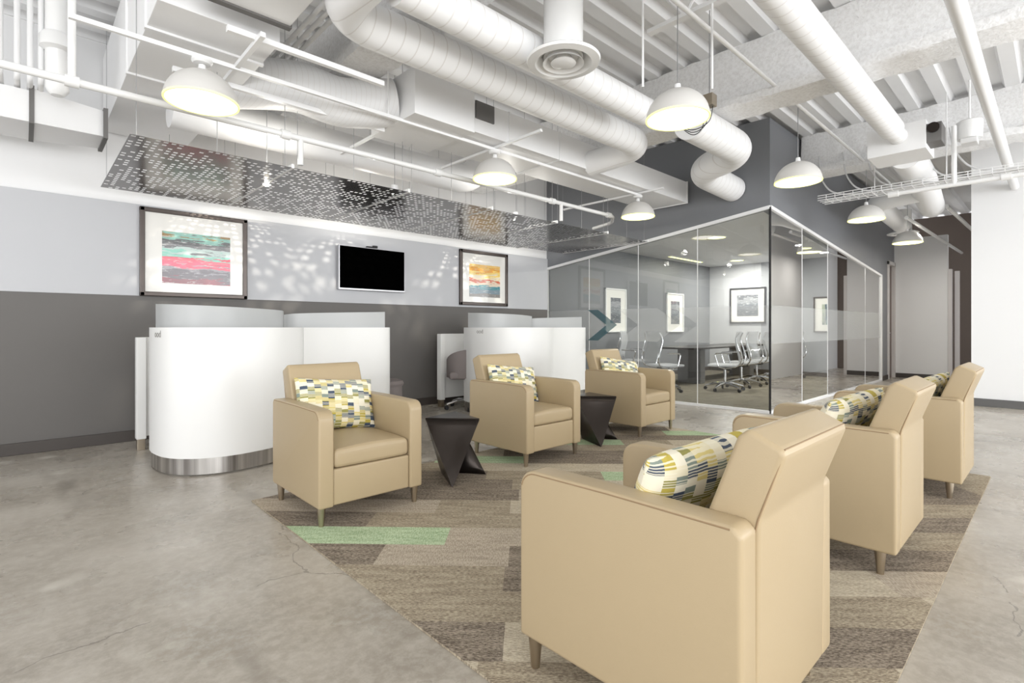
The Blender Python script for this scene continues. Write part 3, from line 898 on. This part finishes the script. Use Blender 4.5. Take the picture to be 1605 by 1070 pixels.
tc = tub_chair((4.46, 5.64, 0), 2.6, 'grey fabric swivel chair tucked into the right white pod')
so = thing('round_stool', 'low round grey upholstered stool beside the left white pod, by the dark wall', 'stool', (3.20, 5.65, 0))
obj('body', a_lathe(bm_new(), [(0, .02), (.21, .02), (.215, .05), (.215, .41), (.0, .41)], n=40), M['grey_fabric'], so, True)
obj('seat', a_lathe(bm_new(), [(0, .412), (.225, .412), (.235, .44), (.22, .475), (.15, .49), (0, .495)], n=40), M['grey_fabric'], so, True)
obj('base', a_lathe(bm_new(), [(0, 0), (.19, 0), (.19, .02), (0, .02)], n=40), M['black'], so)

# ------------------------------------------------------------------ pictures and screen on walls
def picture(name, label, facing, u0, u1, z0, z1, wall, art, fw=.04, mw=.16, mat='matboard', frame='frame_dark', artbox=None):
    """facing 'y-' : hangs on a plane y=wall spanning x u0..u1 ; 'x-' : plane x=wall spanning y u0..u1"""
    r = thing(name, label, 'picture', (0, 0, 0))
    def bx(bm, a0, a1, b0, b1, d0, d1, bev=0):
        if facing == 'y-': a_box(bm, (a0, wall-d1, b0), (a1, wall-d0, b1), bev)
        else: a_box(bm, (wall-d1, a0, b0), (wall-d0, a1, b1), bev)
    bm = bm_new()
    bx(bm, u0, u1, z1-fw, z1, 0, .04, .008); bx(bm, u0, u1, z0, z0+fw, 0, .04, .008)
    bx(bm, u0, u0+fw, z0, z1, 0, .04, .008); bx(bm, u1-fw, u1, z0, z1, 0, .04, .008)
    obj('frame', bm, M[frame], r)
    bm = bm_new(); bx(bm, u0+fw*.8, u1-fw*.8, z0+fw*.8, z1-fw*.8, .004, .018); obj('mat', bm, M[mat], r)
    ab = artbox or (u0+fw+mw, u1-fw-mw, z0+fw+mw*1.0, z1-fw-mw)
    bm = bm_new(); bx(bm, ab[0], ab[1], ab[2], ab[3], .016, .0195); obj('print', bm, M[art], r)
    return r
WB = WY-.03
picture('framed_picture', 'large framed abstract print in pink and teal on the wall above the left pod', 'y-', .842, 1.832, 1.435, 2.325, WB, 'art_pink', .045, .14,
        artbox=(1.03, 1.66, 1.575, 2.105))
picture('framed_picture', 'framed abstract print in orange and blue beside the wall screen above the right pod', 'y-', 4.832, 5.824, 1.465, 2.32, WB, 'art_sun', .05, .16,
        artbox=(5.02, 5.66, 1.60, 2.11))
picture('framed_picture', 'white-framed print on the dark wall inside the glass room, behind the teal arrow', 'y-', 8.52, 9.25, 1.02, 1.92, 6.30, 'art_grey', .03, .16, frame='white_gloss')
picture('framed_picture', 'white-framed print inside the glass room, further along the dark wall', 'y-', 10.9, 11.68, 1.01, 1.93, 6.30, 'art_grey', .03, .16, frame='white_gloss')
picture('framed_picture', 'black-framed print with white mat on the end wall of the glass room', 'x-', 4.88, 5.76, 1.22, 2.11, 13.1, 'art_grey', .04, .14, frame='black')
picture('framed_picture', 'cream-matted print of teal stripes seen through the right-hand glass', 'x-', 3.10, 3.84, 1.01, 1.81, 13.1, 'art_teal', .03, .14)

tv = thing('wall_screen', 'black flat screen with thin silver bezel and small camera on the pale wall band', 'screen', (0, 0, 0))
obj('bezel', a_box(bm_new(), (2.885, 6.215, 1.60), (3.84, 6.255, 2.165), .006), M['tv_bezel'], tv)
obj('screen', a_box(bm_new(), (2.897, 6.212, 1.622), (3.828, 6.2165, 2.155)), M['tv_black'], tv)
obj('wall_bracket', a_box(bm_new(), (3.1, 6.25, 1.7), (3.6, 6.292, 2.05)), M['black'], tv)
bm = bm_new(); a_box(bm, (3.27, 6.21, 2.165), (3.36, 6.25, 2.182), .003); a_box(bm, (3.36, 6.205, 2.165), (3.42, 6.25, 2.2), .006)
obj('camera_unit', bm, M['black'], tv)

# ------------------------------------------------------------------ conference table and chairs behind glass
ct = thing('conference_table', 'long conference table inside the glass room', 'table', (11.0, 5.1, 0))
obj('tabletop', a_box(bm_new(), (-1.9, -.42, .70), (2.0, .42, .735), .01), M['table_metal'], ct)
for x in (-1.2, 1.2): obj('pedestal', a_box(bm_new(), (x-.1, -.25, .0), (x+.1, .25, .70), .02), M['base_grey'], ct)
def mesh_chair(loc, rz, label, group='chrome mesh conference chairs'):
    r = thing('conference_chair', label, 'office chair', loc, rz, group)   # faces +Y
    # frame loops: S-curved side rails
    rails = []
    for sx in (-1, 1):
        pts = smooth_path([(sx*.20, -.26, 1.02), (sx*.23, -.22, .9), (sx*.235, -.27, .72), (sx*.22, -.30, .58), (sx*.2, -.24, .45), (sx*.16, -.05, .40), (sx*.06, .02, .385)], 6)
        obj('back_rail', a_tube(bm_new(), pts, .012, 8), M['chrome'], r, True)
        ap = fillet([(sx*.16, -.02, .40), (sx*.29, .05, .42), (sx*.29, .12, .66), (sx*.29, -.16, .67)], .05)
        obj('armrest', a_tube(bm_new(), ap, .012, 8), M['chrome'], r, True)
    bm = bm_new(); rows = []
    for i in range(9):
        t = i/8; z = .52+.52*t; y = -.26-.05*math.sin(PI*t)*.0-.03*math.cos(PI*t*1.5)
        rows.append([bm.verts.new((-.21+.42*j/6, y-.035*(1-(2*j/6-1)**2)+.03, z)) for j in range(7)])
    for a, b in zip(rows, rows[1:]):
        for j in range(6): bm.faces.new((a[j], a[j+1], b[j+1], b[j]))
    bk = obj('backrest', bm, M['mesh'], r, True); bk.modifiers.new('t', 'SOLIDIFY').thickness = .006
    obj('seat', a_box(bm_new(), (-.24, -.22, .43), (.24, .25, .47), .02, 3), M['mesh'], r, True)
    obj('mechanism', a_box(bm_new(), (-.07, -.1, .37), (.07, .08, .43), .01), M['black'], r)
    obj('pedestal', a_tube(bm_new(), [(0, 0, .09), (0, 0, .38)], .024, 12), M['chrome'], r, True)
    for k in range(5):
        a = k*2*PI/5+.3; c, s = math.cos(a), math.sin(a)
        lg = obj('base_arm', a_tube(bm_new(), [(0, 0, .13), (c*.16, s*.16, .12), (c*.33, s*.33, .075)], .02, 8, True, [.028, .024, .015]), M['chrome'], r, True)
        obj('caster', a_tube(bm_new(), [(c*.33-s*.016, s*.33+c*.016, .03), (c*.33+s*.016, s*.33-c*.016, .03)], .03, 14), M['black'], lg, True)
    return r
mc = mesh_chair((8.15, 4.75, .01), -PI/2-.35, 'chrome-framed mesh chair at the head of the conference table, behind the far armchair')
for x, y, a, lab in ((9.0, 4.05, .25, 'chrome mesh chair at the near side of the conference table, first from the glass front'),
                     (9.85, 4.12, -.1, 'chrome mesh chair, second along the near side of the conference table'),
                     (10.65, 4.15, .0, 'chrome mesh chair, third along the near side of the conference table'),
                     (11.5, 4.18, .1, 'chrome mesh chair, fourth along the near side of the conference table'),
                     (12.35, 4.15, -.15, 'chrome mesh chair nearest the end wall picture of the glass room')):
    dup(mc, (x, y, .01), a, lab)
dup(mc, (8.9, 5.85, .01), PI+.3, 'chrome mesh chair on the far side of the conference table by the dark wall')

# lights in the conference room ceiling
for x, y in ((8.83, 4.12), (11.3, 3.5), (12.2, 5.2)):
    area('room_downlight', (x, y, 2.68), (0, 0, -1), .28, .28, 42, (1, .97, .9))
for x, y in ((11.2, 1.6), (12.7, 1.6)):  # added fill to brighten the corridor, no fixtures behind it
    area('corridor_fill', (x, y, 2.75), (0, 0, -1), .16, .16, 8, (1, .95, .88))
first = None
for x, y, rr, lab in ((8.83, 4.12, .16, 'round warm downlight in the glass room ceiling near the glass corner'),
                     (11.3, 3.5, .16, 'round warm downlight seen through the right-hand glass'),
                     (12.2, 5.2, .16, 'round warm downlight near the end wall of the glass room')):
    if first is None:
        first = thing('downlight', lab, 'ceiling light', (x, y, 2.70), 0, 'round downlights in the glass room')
        bm = a_lathe(bm_new(), [(0, -.004), (.145, -.004), (.145, -.001)], n=32); obj('lens', bm, M['lamp_room'], first)
        bm = a_lathe(bm_new(), [(.145, 0), (.145, -.012), (.17, -.012), (.17, 0)], n=32); obj('ring', bm, M['white_gloss'], first)
    else: dup(first, (x, y, 2.70), 0, lab)
ll = thing('linear_light', 'thin linear light in the far part of the glass room ceiling', 'ceiling light', (11.1, 5.9, 2.70), .0)
obj('housing', a_box(bm_new(), (-.75, -.05, -.02), (.75, .05, 0)), M['white_metal'], ll)
obj('lens', a_box(bm_new(), (-.73, -.035, -.024), (.73, .035, -.02)), M['lamp_room'], ll)
ex = thing('hanging_sign', 'small lit white sign box hanging on a stem in the glass room', 'sign', (12.3, 3.15, 0))
obj('box', a_box(bm_new(), (-.02, -.14, 2.12), (.02, .14, 2.34), .004), M['sign_lit'], ex)
obj('stem', a_tube(bm_new(), [(0, 0, 2.34), (0, 0, 2.70)], .008, 8), M['white_metal'], ex, True)

# ------------------------------------------------------------------ pendants
def pendant(loc, top, label, group, rod=False):
    """loc = centre of the rim"""
    D = .43; R0 = D/2; H = .205
    r = thing('pendant_lamp', label, 'pendant lamp', loc, 0, group)
    outer = [(R0*math.cos(a), H*math.sin(a)) for a in [i/14*PI/2*.97 for i in range(15)]]+[(.018, H)]
    inner = [(x-.006 if x > .03 else x*.6, z*.965) for x, z in outer][::-1]
    obj('shade', a_lathe(bm_new(), outer+inner, n=48, closed=True), M['shade'], r, True)
    obj('diffuser', a_lathe(bm_new(), [(0, .012), (R0-.012, .012), (R0-.012, .02), (0, .02)], n=48), M['lamp'], r, True)
    obj('rim', a_lathe(bm_new(), [(R0-.011, .0), (R0+.002, -.001), (R0+.002, .010), (R0-.011, .012)], n=48, closed=True), M['lamp_rim'], r, True)
    obj('cap', a_lathe(bm_new(), [(0, H+.045), (.02, H+.04), (.026, H-.004), (0, H-.004)], n=20), M['white_gloss'], r, True)
    obj('stem', a_tube(bm_new(), [(0, 0, H+.03), (0, 0, top-loc[2])], .0035 if not rod else .009, 8), M['wire'] if not rod else M['white_metal'], r, True)
    t = top-loc[2]
    obj('canopy', a_lathe(bm_new(), [(0, t), (.06, t), (.062, t-.015), (.05, t-.028), (0, t-.03)], n=24), M['white_gloss'], r, True)
    return r
GA = 'pendants under the white strut'; GB = 'pendants over the right row of chairs'
PZ = 2.575
pendant((.845, 3.82, PZ), 2.855, 'large white dome pendant lamp at the upper left, under the strut', GA)
pendant((3.38, 3.82, PZ), 2.855, 'white dome pendant lamp hanging under the rectangular duct, above the wall screen', GA)
pendant((5.90, 3.82, PZ), 2.855, 'white dome pendant lamp in front of the charcoal fascia, end of the strut row', GA)
pendant((3.33, 1.835, PZ), CZ, 'white dome pendant lamp beside the round air diffuser at top centre', GB)
pendant((5.65, 1.80, PZ), CZ, 'white dome pendant lamp right of the corner of the charcoal fascia', GB)
pendant((8.32, 1.80, PZ), CZ, 'white dome pendant lamp below the cable tray', GB)
pendant((11.1, 1.80, PZ), CZ, 'white dome pendant lamp farthest away, in front of the pale corridor wall', GB)

# ------------------------------------------------------------------ perforated ceiling panels with cables
def panel(x0, x1, label, y0=4.22, y1=6.0, cab=True):
    z = 2.40
    r = thing('perforated_panel', label, 'ceiling panel', (x0, y0, z), 0, 'perforated metal ceiling panels')
    w = x1-x0-.02; h = y1-y0
    bm = bm_new(); vs = [bm.verts.new(c) for c in ((0, 0, 0), (w, 0, 0), (w, h, 0), (0, h, 0))]; bm.faces.new(vs)
    s = obj('sheet', bm, M['perf'], r); s.modifiers.new('t', 'SOLIDIFY').thickness = .0006
    bm = bm_new(); a_box(bm, (w, 0, -.004), (w+.02, h, .03)); obj('joint_bar', bm, M['white_metal'], r)
    for cx_, cy_ in ((.04, .04), (w-.04, .04), (.04, h-.04), (w-.04, h-.04), (w/2, .04), (w/2, h-.04)):
        obj('cable', a_tube(bm_new(), [(cx_, cy_, 0), (cx_, cy_, (CZ-.01 if not (4.88 < x0+cx_ < 5.34 or 1.8 < x0+cx_ < 2.27) else 3.22)-z)], .0022, 5), M['wire'], r)
    return r
xs = [.515, 1.585, 2.665, 3.71, 4.765, 5.80, 6.88]
labs = ['leftmost perforated dark metal ceiling panel, above the pink picture', 'perforated dark metal ceiling panel second from left, beside the bright spot lamp',
        'perforated dark metal ceiling panel above the wall screen', 'perforated dark metal ceiling panel fourth from left, between screen and orange picture',
        'perforated dark metal ceiling panel above the orange and blue picture', 'last perforated dark metal ceiling panel, meeting the charcoal fascia']
for i in range(6):
    panel(xs[i], xs[i+1] if i < 5 else 6.80, labs[i], 4.22, 6.0 if i < 5 else 5.9)
for k, (x, y, lab) in enumerate(((1.583, 4.86, 'bright spot lamp in the joint beside the leftmost perforated panel'), (2.93, 4.95, 'spot lamp above the perforated panel over the wall screen'),
                                 (4.8, 5.0, 'spot lamp above the perforated panel over the orange picture'))):
    z = 2.394 if k == 0 else 2.56
    s = thing('spot_lamp', lab, 'spot lamp', (x, y, z), 0, 'spot lamps at the perforated panels')
    obj('bulb', a_lathe(bm_new(), [(0, -.016), (.016, -.012), (.022, 0), (.016, .01), (0, .012)], n=16), M['spot'], s, True)
    obj('housing', a_lathe(bm_new(), [(.03, .0), (.036, 0), (.036, .1), (.0, .1), (.0, .094), (.03, .094)], n=20), M['white_metal'], s, True)
    obj('stem', a_tube(bm_new(), [(0, 0, .1), (0, 0, CZ-z)], .003, 6), M['wire'], s, True)
    l = bpy.data.lights.new('spot_light', 'SPOT'); l.energy = 46; l.spot_size = 1.25; l.spot_blend = .5; l.shadow_soft_size = .012; l.color = (1, .93, .8)
    lo = bpy.data.objects.new('spot_light', l); COL.objects.link(lo); lo.location = (x, y+.06, 2.62 if k else 2.72)
    lo.rotation_euler = Vector((0.1, 1, -1.0)).to_track_quat('-Z', 'Y').to_euler()

for x, y in ((1.6, 4.75), (3.0, 5.7), (4.4, 4.75), (5.9, 5.6)):  # bare point lights added to brighten the space above the perforated panels
    l = bpy.data.lights.new('panel_fill', 'POINT'); l.energy = 5; l.shadow_soft_size = .06; l.color = (1, .97, .9)
    lo = bpy.data.objects.new('panel_fill', l); COL.objects.link(lo); lo.location = (x, y, 2.58)

# ------------------------------------------------------------------ ducts
def duct(name, label, bm, mat, group=None, cat='duct'):
    return tag(obj(name, bm, mat, None, True), label, cat, group)
# two parallel spiral ducts and one on the right
bm = a_tube(bm_new(), fillet([(1.37, 2.35, 3.05), (1.37, 3.03, 3.05), (4.80, 3.03, 3.05), (4.72, 3.70, 2.99)], .30, 12), .135, 32)
duct('spiral_duct', 'white round duct ending in an elbow that drops into the rectangular duct', bm, M['spiral'], 'white spiral ducts')
bm = a_tube(bm_new(), [(1.53, 2.55, 3.05), (4.05, 2.55, 3.05)], .118, 32)
duct('spiral_duct', 'white round duct with a closed end, running above and in front of the elbowed one', bm, M['spiral'], 'white spiral ducts')
d3 = duct('spiral_duct', 'long white round duct crossing the upper right down to the air terminal box', a_tube(bm_new(), [(0.5, 1.15, 3.10), (6.30, 1.15, 3.10), (6.32, 1.15, 3.10), (6.62, 1.15, 3.10)], .1, 32, True, [.105, .105, .08, .08]), M['spiral'], 'white spiral ducts')
bm = a_tube(bm_new(), fillet([(4.55, 2.38, 3.05), (5.75, 2.38, 3.05), (5.95, 3.02, 3.02), (7.02, 3.05, 3.0)], .42, 14), .165, 32)
duct('spiral_duct', 'white S-bend duct turning into the charcoal fascia', bm, M['spiral'], 'white spiral ducts')
# rectangular duct
r = thing('rectangular_duct', 'white rectangular duct running past the hanging pendants to the charcoal fascia', 'duct', (0, 0, 0))
obj('duct_run', a_box(bm_new(), (2.95, 3.66, 2.905), (6.92, 4.3, 3.20), .004), M['white_duct'], r)
for x in (3.42, 4.15, 6.9):
    obj('flange', a_box(bm_new(), (x, 3.65, 2.895), (x+.018, 4.31, 3.208)), M['white_metal'], r)
obj('terminal_box', a_box(bm_new(), (2.33, 3.62, 2.875), (2.96, 4.35, 3.27), .004), M['white_duct'], r)
obj('label_plate', a_box(bm_new(), (3.0, 3.645, 3.03), (3.22, 3.66, 3.19)), M['tape'], r)
# lower rectangular duct along the left wall
r = thing('rectangular_duct', 'white rectangular duct low at the far left with a tapered end', 'duct', (0, 0, 0))
obj('duct_run', a_box(bm_new(), (-3.0, 5.4, 2.69), (.04, 5.93, 2.93), .003), M['white_duct'], r)
bm = bm_new(); t = bmesh.new(); a_box(t, (.06, 5.4, 2.69), (.5, 5.93, 2.95))
for v in t.verts:
    if v.co.x > .4: v.co.y = 5.5 if v.co.y < 5.6 else 5.9; v.co.z += .03 if v.co.z < 2.8 else -.02
merge(bm, t); obj('taper', bm, M['white_duct'], r)
obj('seam_band', a_box(bm_new(), (.035, 5.39, 2.68), (.065, 5.94, 2.97)), M['tape'], r); obj('seam_band', a_box(bm_new(), (.49, 5.47, 2.70), (.52, 5.93, 2.95)), M['tape'], r)
# big trunk duct crossing above
r = thing('trunk_duct', 'huge white trunk duct overhead at the left crossing toward the wall', 'duct', (0, 0, 0))
obj('duct_run', a_box(bm_new(), (.56, 3.55, 3.0), (1.24, 6.3, 3.7), .004), M['white_duct'], r)
obj('transition', a_box(bm_new(), (.72, 2.2, 3.0), (1.215, 3.3, 3.6), .004), M['white_duct'], r)
bm = bm_new(); a_box(bm, (.71, 3.3, 2.99), (1.225, 3.345, 3.2)); obj('seam_band', bm, M['tape'], r)
for y in (3.9, 4.7): obj('flange', a_box(bm_new(), (.55, y, 2.985), (1.25, y+.03, 3.71)), M['white_metal'], r)
# flexible duct into terminal box
bm = a_tube(bm_new(), smooth_path([(1.10, 4.85, 3.12), (1.30, 4.55, 3.10), (1.62, 4.28, 3.08), (1.95, 4.12, 3.0), (2.34, 3.98, 3.07)], 14), .195, 36)
for k, f in enumerate(bm.faces): pass
duct('flexible_duct', 'ribbed white flexible duct between the trunk duct and the terminal box', bm, M['flex'])
bm = a_tube(bm_new(), fillet([(.9, 5.15, 2.98), (4.2, 5.15, 2.98), (4.5, 5.15, 3.8)], .3), .17, 28)
duct('round_duct', 'smooth round duct above the perforated panels along the wall', bm, M['white_duct'])
# conduits in front of trunk, at upper left
for k, x in enumerate((1.50, 1.56, 1.62)):
    t = a_tube(bm_new(), [(x, 3.2, 3.34), (x, 4.8, 3.34)], .017, 10)
    tag(obj('conduit', t, M['white_metal'], None, True), ('conduit nearest the trunk duct of', 'middle conduit of', 'conduit nearest the elbowed round duct of')[k]+' three white conduits beside the trunk duct', 'conduit', 'conduits beside the trunk duct')
# vertical pipes at far left
for k, x in enumerate((-.12, -.03, .04, .10)):
    t = a_tube(bm_new(), fillet([(x, 5.25, CZ), (x, 5.25, 2.96), (x, 5.5, 2.96)], .05), .019, 10)
    tag(obj('conduit', t, M['white_metal'], None, True), ('leftmost', 'second', 'third', 'rightmost')[k]+' white vertical conduit left of the thick collared pipe at the far left', 'conduit', 'vertical conduits at the far left')
r = thing('drain_pipe', 'thick white vertical pipe with a collar at the upper left', 'pipe', (.19, 5.2, 0))
obj('pipe_run', a_lathe(bm_new(), [(.0, 2.86), (.04, 2.87), (.07, 2.91), (.07, CZ), (0, CZ)], n=28), M['white_gloss'], r, True)
obj('collar', a_lathe(bm_new(), [(.07, 3.20), (.105, 3.22), (.105, 3.30), (.085, 3.33), (.07, 3.33)], n=28, closed=True), M['white_gloss'], r, True)

# sprinkler main along the panels with drops
r = thing('sprinkler_pipe', 'white sprinkler pipe running the length of the wall just in front of the perforated panels', 'pipe', (0, 0, 0))
obj('pipe_run', a_tube(bm_new(), fillet([(-3, 4.18, 2.635), (5.85, 4.18, 2.635), (6.2, 4.45, 2.635), (6.35, 4.9, 2.635)], .12), .024, 16), M['white_gloss'], r, True)
for x, z0, z1 in ((.22, 2.63, CZ), (1.62, 2.42, 2.64), (4.78, 2.42, 2.64)):
    obj('drop', a_tube(bm_new(), [(x, 4.18, z0), (x, 4.18, z1)], .021, 12), M['white_gloss'], r, True)
for x in (.22, 1.50, 2.95, 4.62, 5.75):
    obj('coupling', a_tube(bm_new(), [(x-.035, 4.18, 2.635), (x+.035, 4.18, 2.635)], .036, 14), M['white_gloss'], r, True)

# lighting strut with cross arms
def strut_bar(bm, a, b, w=.021):
    a, b = Vector(a), Vector(b)
    lo = [min(a[i], b[i])-w for i in range(3)]; hi = [max(a[i], b[i])+w for i in range(3)]
    a_box(bm, lo, hi, .002)
r = thing('lighting_strut', 'thin white strut under the ducts carrying the left row of pendants', 'strut', (0, 0, 0))
bm = bm_new(); strut_bar(bm, (.20, 3.82, 2.87), (5.95, 3.82, 2.87), .014); obj('main_bar', bm, M['white_metal'], r)
for x, ya, yb in ((2.35, 3.70, 5.30), (3.38, 3.2, 4.7), (5.90, 3.45, 5.1)):
    bm = bm_new(); strut_bar(bm, (x, ya, 2.888), (x, yb, 2.888), .012); obj('cross_bar', bm, M['white_metal'], r)
for x in (.45, 2.2):
    obj('hanger_rod', a_tube(bm_new(), [(x, 3.82, 2.88), (x, 3.82, CZ)], .006, 6), M['white_metal'], r, True)
r = thing('ceiling_strut', 'pair of short white struts up under the trunk duct at the left', 'strut', (0, 0, 0))
bm = bm_new(); strut_bar(bm, (.75, 4.1, 2.86), (2.3, 4.1, 2.86), .018); strut_bar(bm, (1.05, 3.3, 2.88), (1.05, 4.2, 2.88), .015); strut_bar(bm, (.9, 3.40, 2.90), (1.9, 3.40, 2.90), .018)
obj('bars', bm, M['white_metal'], r)

# sprinkler branch at upper right, big white pipe, misc
tag(obj('sprinkler_pipe', a_tube(bm_new(), [(1.0, 1.76, 3.30), (9.5, 1.76, 3.30)], .017, 12), M['white_gloss'], None, True), 'slim white pipe running diagonally above the right-hand pendants', 'pipe')
tag(obj('water_pipe', a_tube(bm_new(), [(1.5, .42, 3.05), (9.9, .42, 3.05)], .048, 20), M['white_gloss'], None, True), 'thick white pipe at the upper right running to the white wall', 'pipe')
for x, y, z, lab in ((3.15, 2.0, 2.80, 'thin white hanging rod left of the pendant at top centre'), (3.53, 1.68, 2.80, 'thin white hanging rod right of the pendant at top centre')):
    tag(obj('hanging_rod', a_tube(bm_new(), [(x, y, z), (x, y, CZ)], .008, 8), M['white_metal'], None, True), lab, 'rod')

# round diffusers
def diffuser(loc, top, label):
    r = thing('air_diffuser', label, 'air diffuser', loc, 0, 'round air diffusers')
    obj('neck', a_tube(bm_new(), [(0, 0, .03), (0, 0, top-loc[2])], .132, 36), M['white_gloss'], r, True)
    obj('flange', a_lathe(bm_new(), [(.248, .012), (.242, -.004), (.19, -.012), (.158, .015), (.143, .045), (.133, .06), (.19, .045), (.24, .02)], n=48, closed=True), M['white_gloss'], r, True)
    obj('cone', a_lathe(bm_new(), [(.130, .0), (.138, -.012), (.112, .004), (.095, .04), (.10, .045), (.118, .02)], n=40, closed=True), M['white_gloss'], r, True)
    obj('cone', a_lathe(bm_new(), [(.0, -.018), (.06, -.02), (.085, -.008), (.06, .02), (.045, .055), (0, .055)], n=40), M['white_gloss'], r, True)
    obj('throat', a_lathe(bm_new(), [(0, .065), (.13, .065), (.13, .062), (0, .062)], n=36), M['tape'], r, True)
    return r
dd = diffuser((2.638, 2.288, 2.90), CZ, 'large round white air diffuser on a vertical duct at top centre')
diffuser((11.9, 2.0, 2.86), 3.3, 'round white air diffuser above the farthest pendant by the corridor')

# air terminal box assembly at right
r = thing('terminal_unit', 'white air terminal box with grey actuator at the end of the long round duct', 'air terminal', (0, 0, 0))
obj('box', a_box(bm_new(), (6.60, .92, 2.93), (7.1, 1.42, 3.22), .004), M['white_duct'], r)
obj('collar', a_tube(bm_new(), [(6.5, 1.15, 3.10), (6.63, 1.15, 3.10)], .083, 24), M['white_metal'], r, True)
act = obj('actuator', a_box(bm_new(), (6.62, .80, 2.98), (6.88, .93, 3.17), .006), M['tape'], r)
obj('dial', a_tube(bm_new(), [(6.60, .865, 3.12), (6.625, .865, 3.12)], .05, 20), M['table_metal'], act, True)
obj('outlet', a_tube(bm_new(), fillet([(7.1, 1.17, 3.04), (8.2, 1.2, 3.02), (10.2, 1.35, 2.98)], .4), .16, 28), M['white_duct'], r, True)
obj('branch', a_tube(bm_new(), fillet([(9.0, 1.25, 3.0), (9.3, 1.9, 3.0), (11.9, 2.0, 3.0), (11.9, 2.0, 2.9)], .3), .14, 28), M['white_duct'], r, True)

# wire mesh cable tray along Y
r = thing('cable_tray', 'white wire cable tray carrying loose cables at the right below the ceiling', 'cable tray', (7.66, 0, 2.80))
bm = bm_new()
for (x, z) in ((0, .06), (0, .03), (0, 0), (.1, 0), (.2, 0), (.3, 0), (.3, .03), (.3, .06)):
    a_tube(bm, [(x, -4.5, z), (x, 2.2, z)], .005, 6)
obj('side_wires', bm, M['white_metal'], r)
bm = bm_new(); y = -1.5
while y <= 2.2:
    for p, q in (((0, .06), (0, 0)), ((0, 0), (.3, 0)), ((.3, 0), (.3, .06))): a_tube(bm, [(p[0], y, p[1]), (q[0], y, q[1])], .004, 5)
    y += .1
obj('cross_wires', bm, M['white_metal'], r)
for y in (1.6, .9, -.4):
    obj('hanger_rod', a_tube(bm_new(), [(.15, y, 0), (.15, y, CZ-2.8)], .006, 6), M['white_metal'], r, True)
rc = random.Random(3)
for k in range(6):
    y0 = 2.1-k*.28; x0 = 7.72+rc.uniform(0, .18)
    pts = smooth_path([(x0+.3, y0+.2, 3.5), (x0+.1, y0+.1, 3.1), (x0, y0-.15, 2.86), (x0, y0-.8, 2.825), (x0+.02, y0-2.5, 2.825)], 8)
    tag(obj('cable', a_tube(bm_new(), pts, .010, 8), M['cable'], None, True), 'white cable sagging into the wire tray, '+('at its left end', 'second from its left end', 'third from its left end', 'fourth from its left end', 'fifth from its left end', 'farthest right')[k], 'cable', 'cables dropping into the tray')
r = thing('water_pipe', 'white pipe with fittings below the wire tray', 'pipe', (0, 0, 0))
obj('pipe_run', a_tube(bm_new(), [(7.5, 1.38, 2.70), (7.5, -3, 2.70)], .024, 14), M['white_gloss'], r, True)
obj('riser', a_tube(bm_new(), [(7.5, .80, 2.70), (7.5, .80, 3.35)], .024, 14), M['white_gloss'], r, True)
obj('coupling', a_tube(bm_new(), [(7.5, 1.40, 2.70), (7.5, 1.30, 2.70)], .036, 14), M['white_gloss'], r, True)
obj('coupling', a_tube(bm_new(), [(7.5, .42, 2.70), (7.5, .34, 2.70)], .036, 14), M['white_gloss'], r, True)
# speaker can
r = thing('ceiling_speaker', 'white cylindrical speaker hanging near the thick pipe at upper right', 'speaker', (7.6, .68, 3.20))
obj('can', a_lathe(bm_new(), [(0, 0), (.105, 0), (.11, .02), (.115, .19), (.1, .2), (0, .2)], n=28), M['white_gloss'], r, True)
obj('bracket', a_tube(bm_new(), [(0, 0, .2), (0, 0, .65)], .01, 8), M['white_metal'], r, True)
obj('mount_block', a_box(bm_new(), (-.09, -.07, -.06), (.09, .07, 0), .01), M['white_metal'], r)
# junction box with looping flex whips behind top centre pendant
r = thing('junction_box', 'beige junction box with black cable loops beside the top centre pendant', 'junction box', (4.3, 2.07, 3.02))
obj('box', a_box(bm_new(), (-.045, -.045, 0), (.045, .045, .1), .003), M['leg_metal'], r)
for k in range(3):
    obj('cable_loop', a_tube(bm_new(), smooth_path([(0, -.03+.03*k, 0), (.02, .02+.03*k, -.12-.02*k), (-.02, .16, -.16-.02*k), (-.05, .30, -.05)], 8), .004, 6), M['black'], r, True)
obj('stem', a_tube(bm_new(), [(0, 0, .1), (0, 0, CZ-3.02)], .005, 6), M['wire'], r, True)
# corridor pipes
for y, z, lab in ((1.2, 3.0, 'pale pipe along the corridor ceiling nearer the white wall'), (1.7, 2.9, 'pale pipe along the corridor ceiling nearer the charcoal fascia')):
    tag(obj('corridor_pipe', a_tube(bm_new(), [(10.4, y, z), (16.3, y-.1, z)], .03, 12), M['white_gloss'], None, True), lab, 'pipe', 'corridor ceiling pipes')
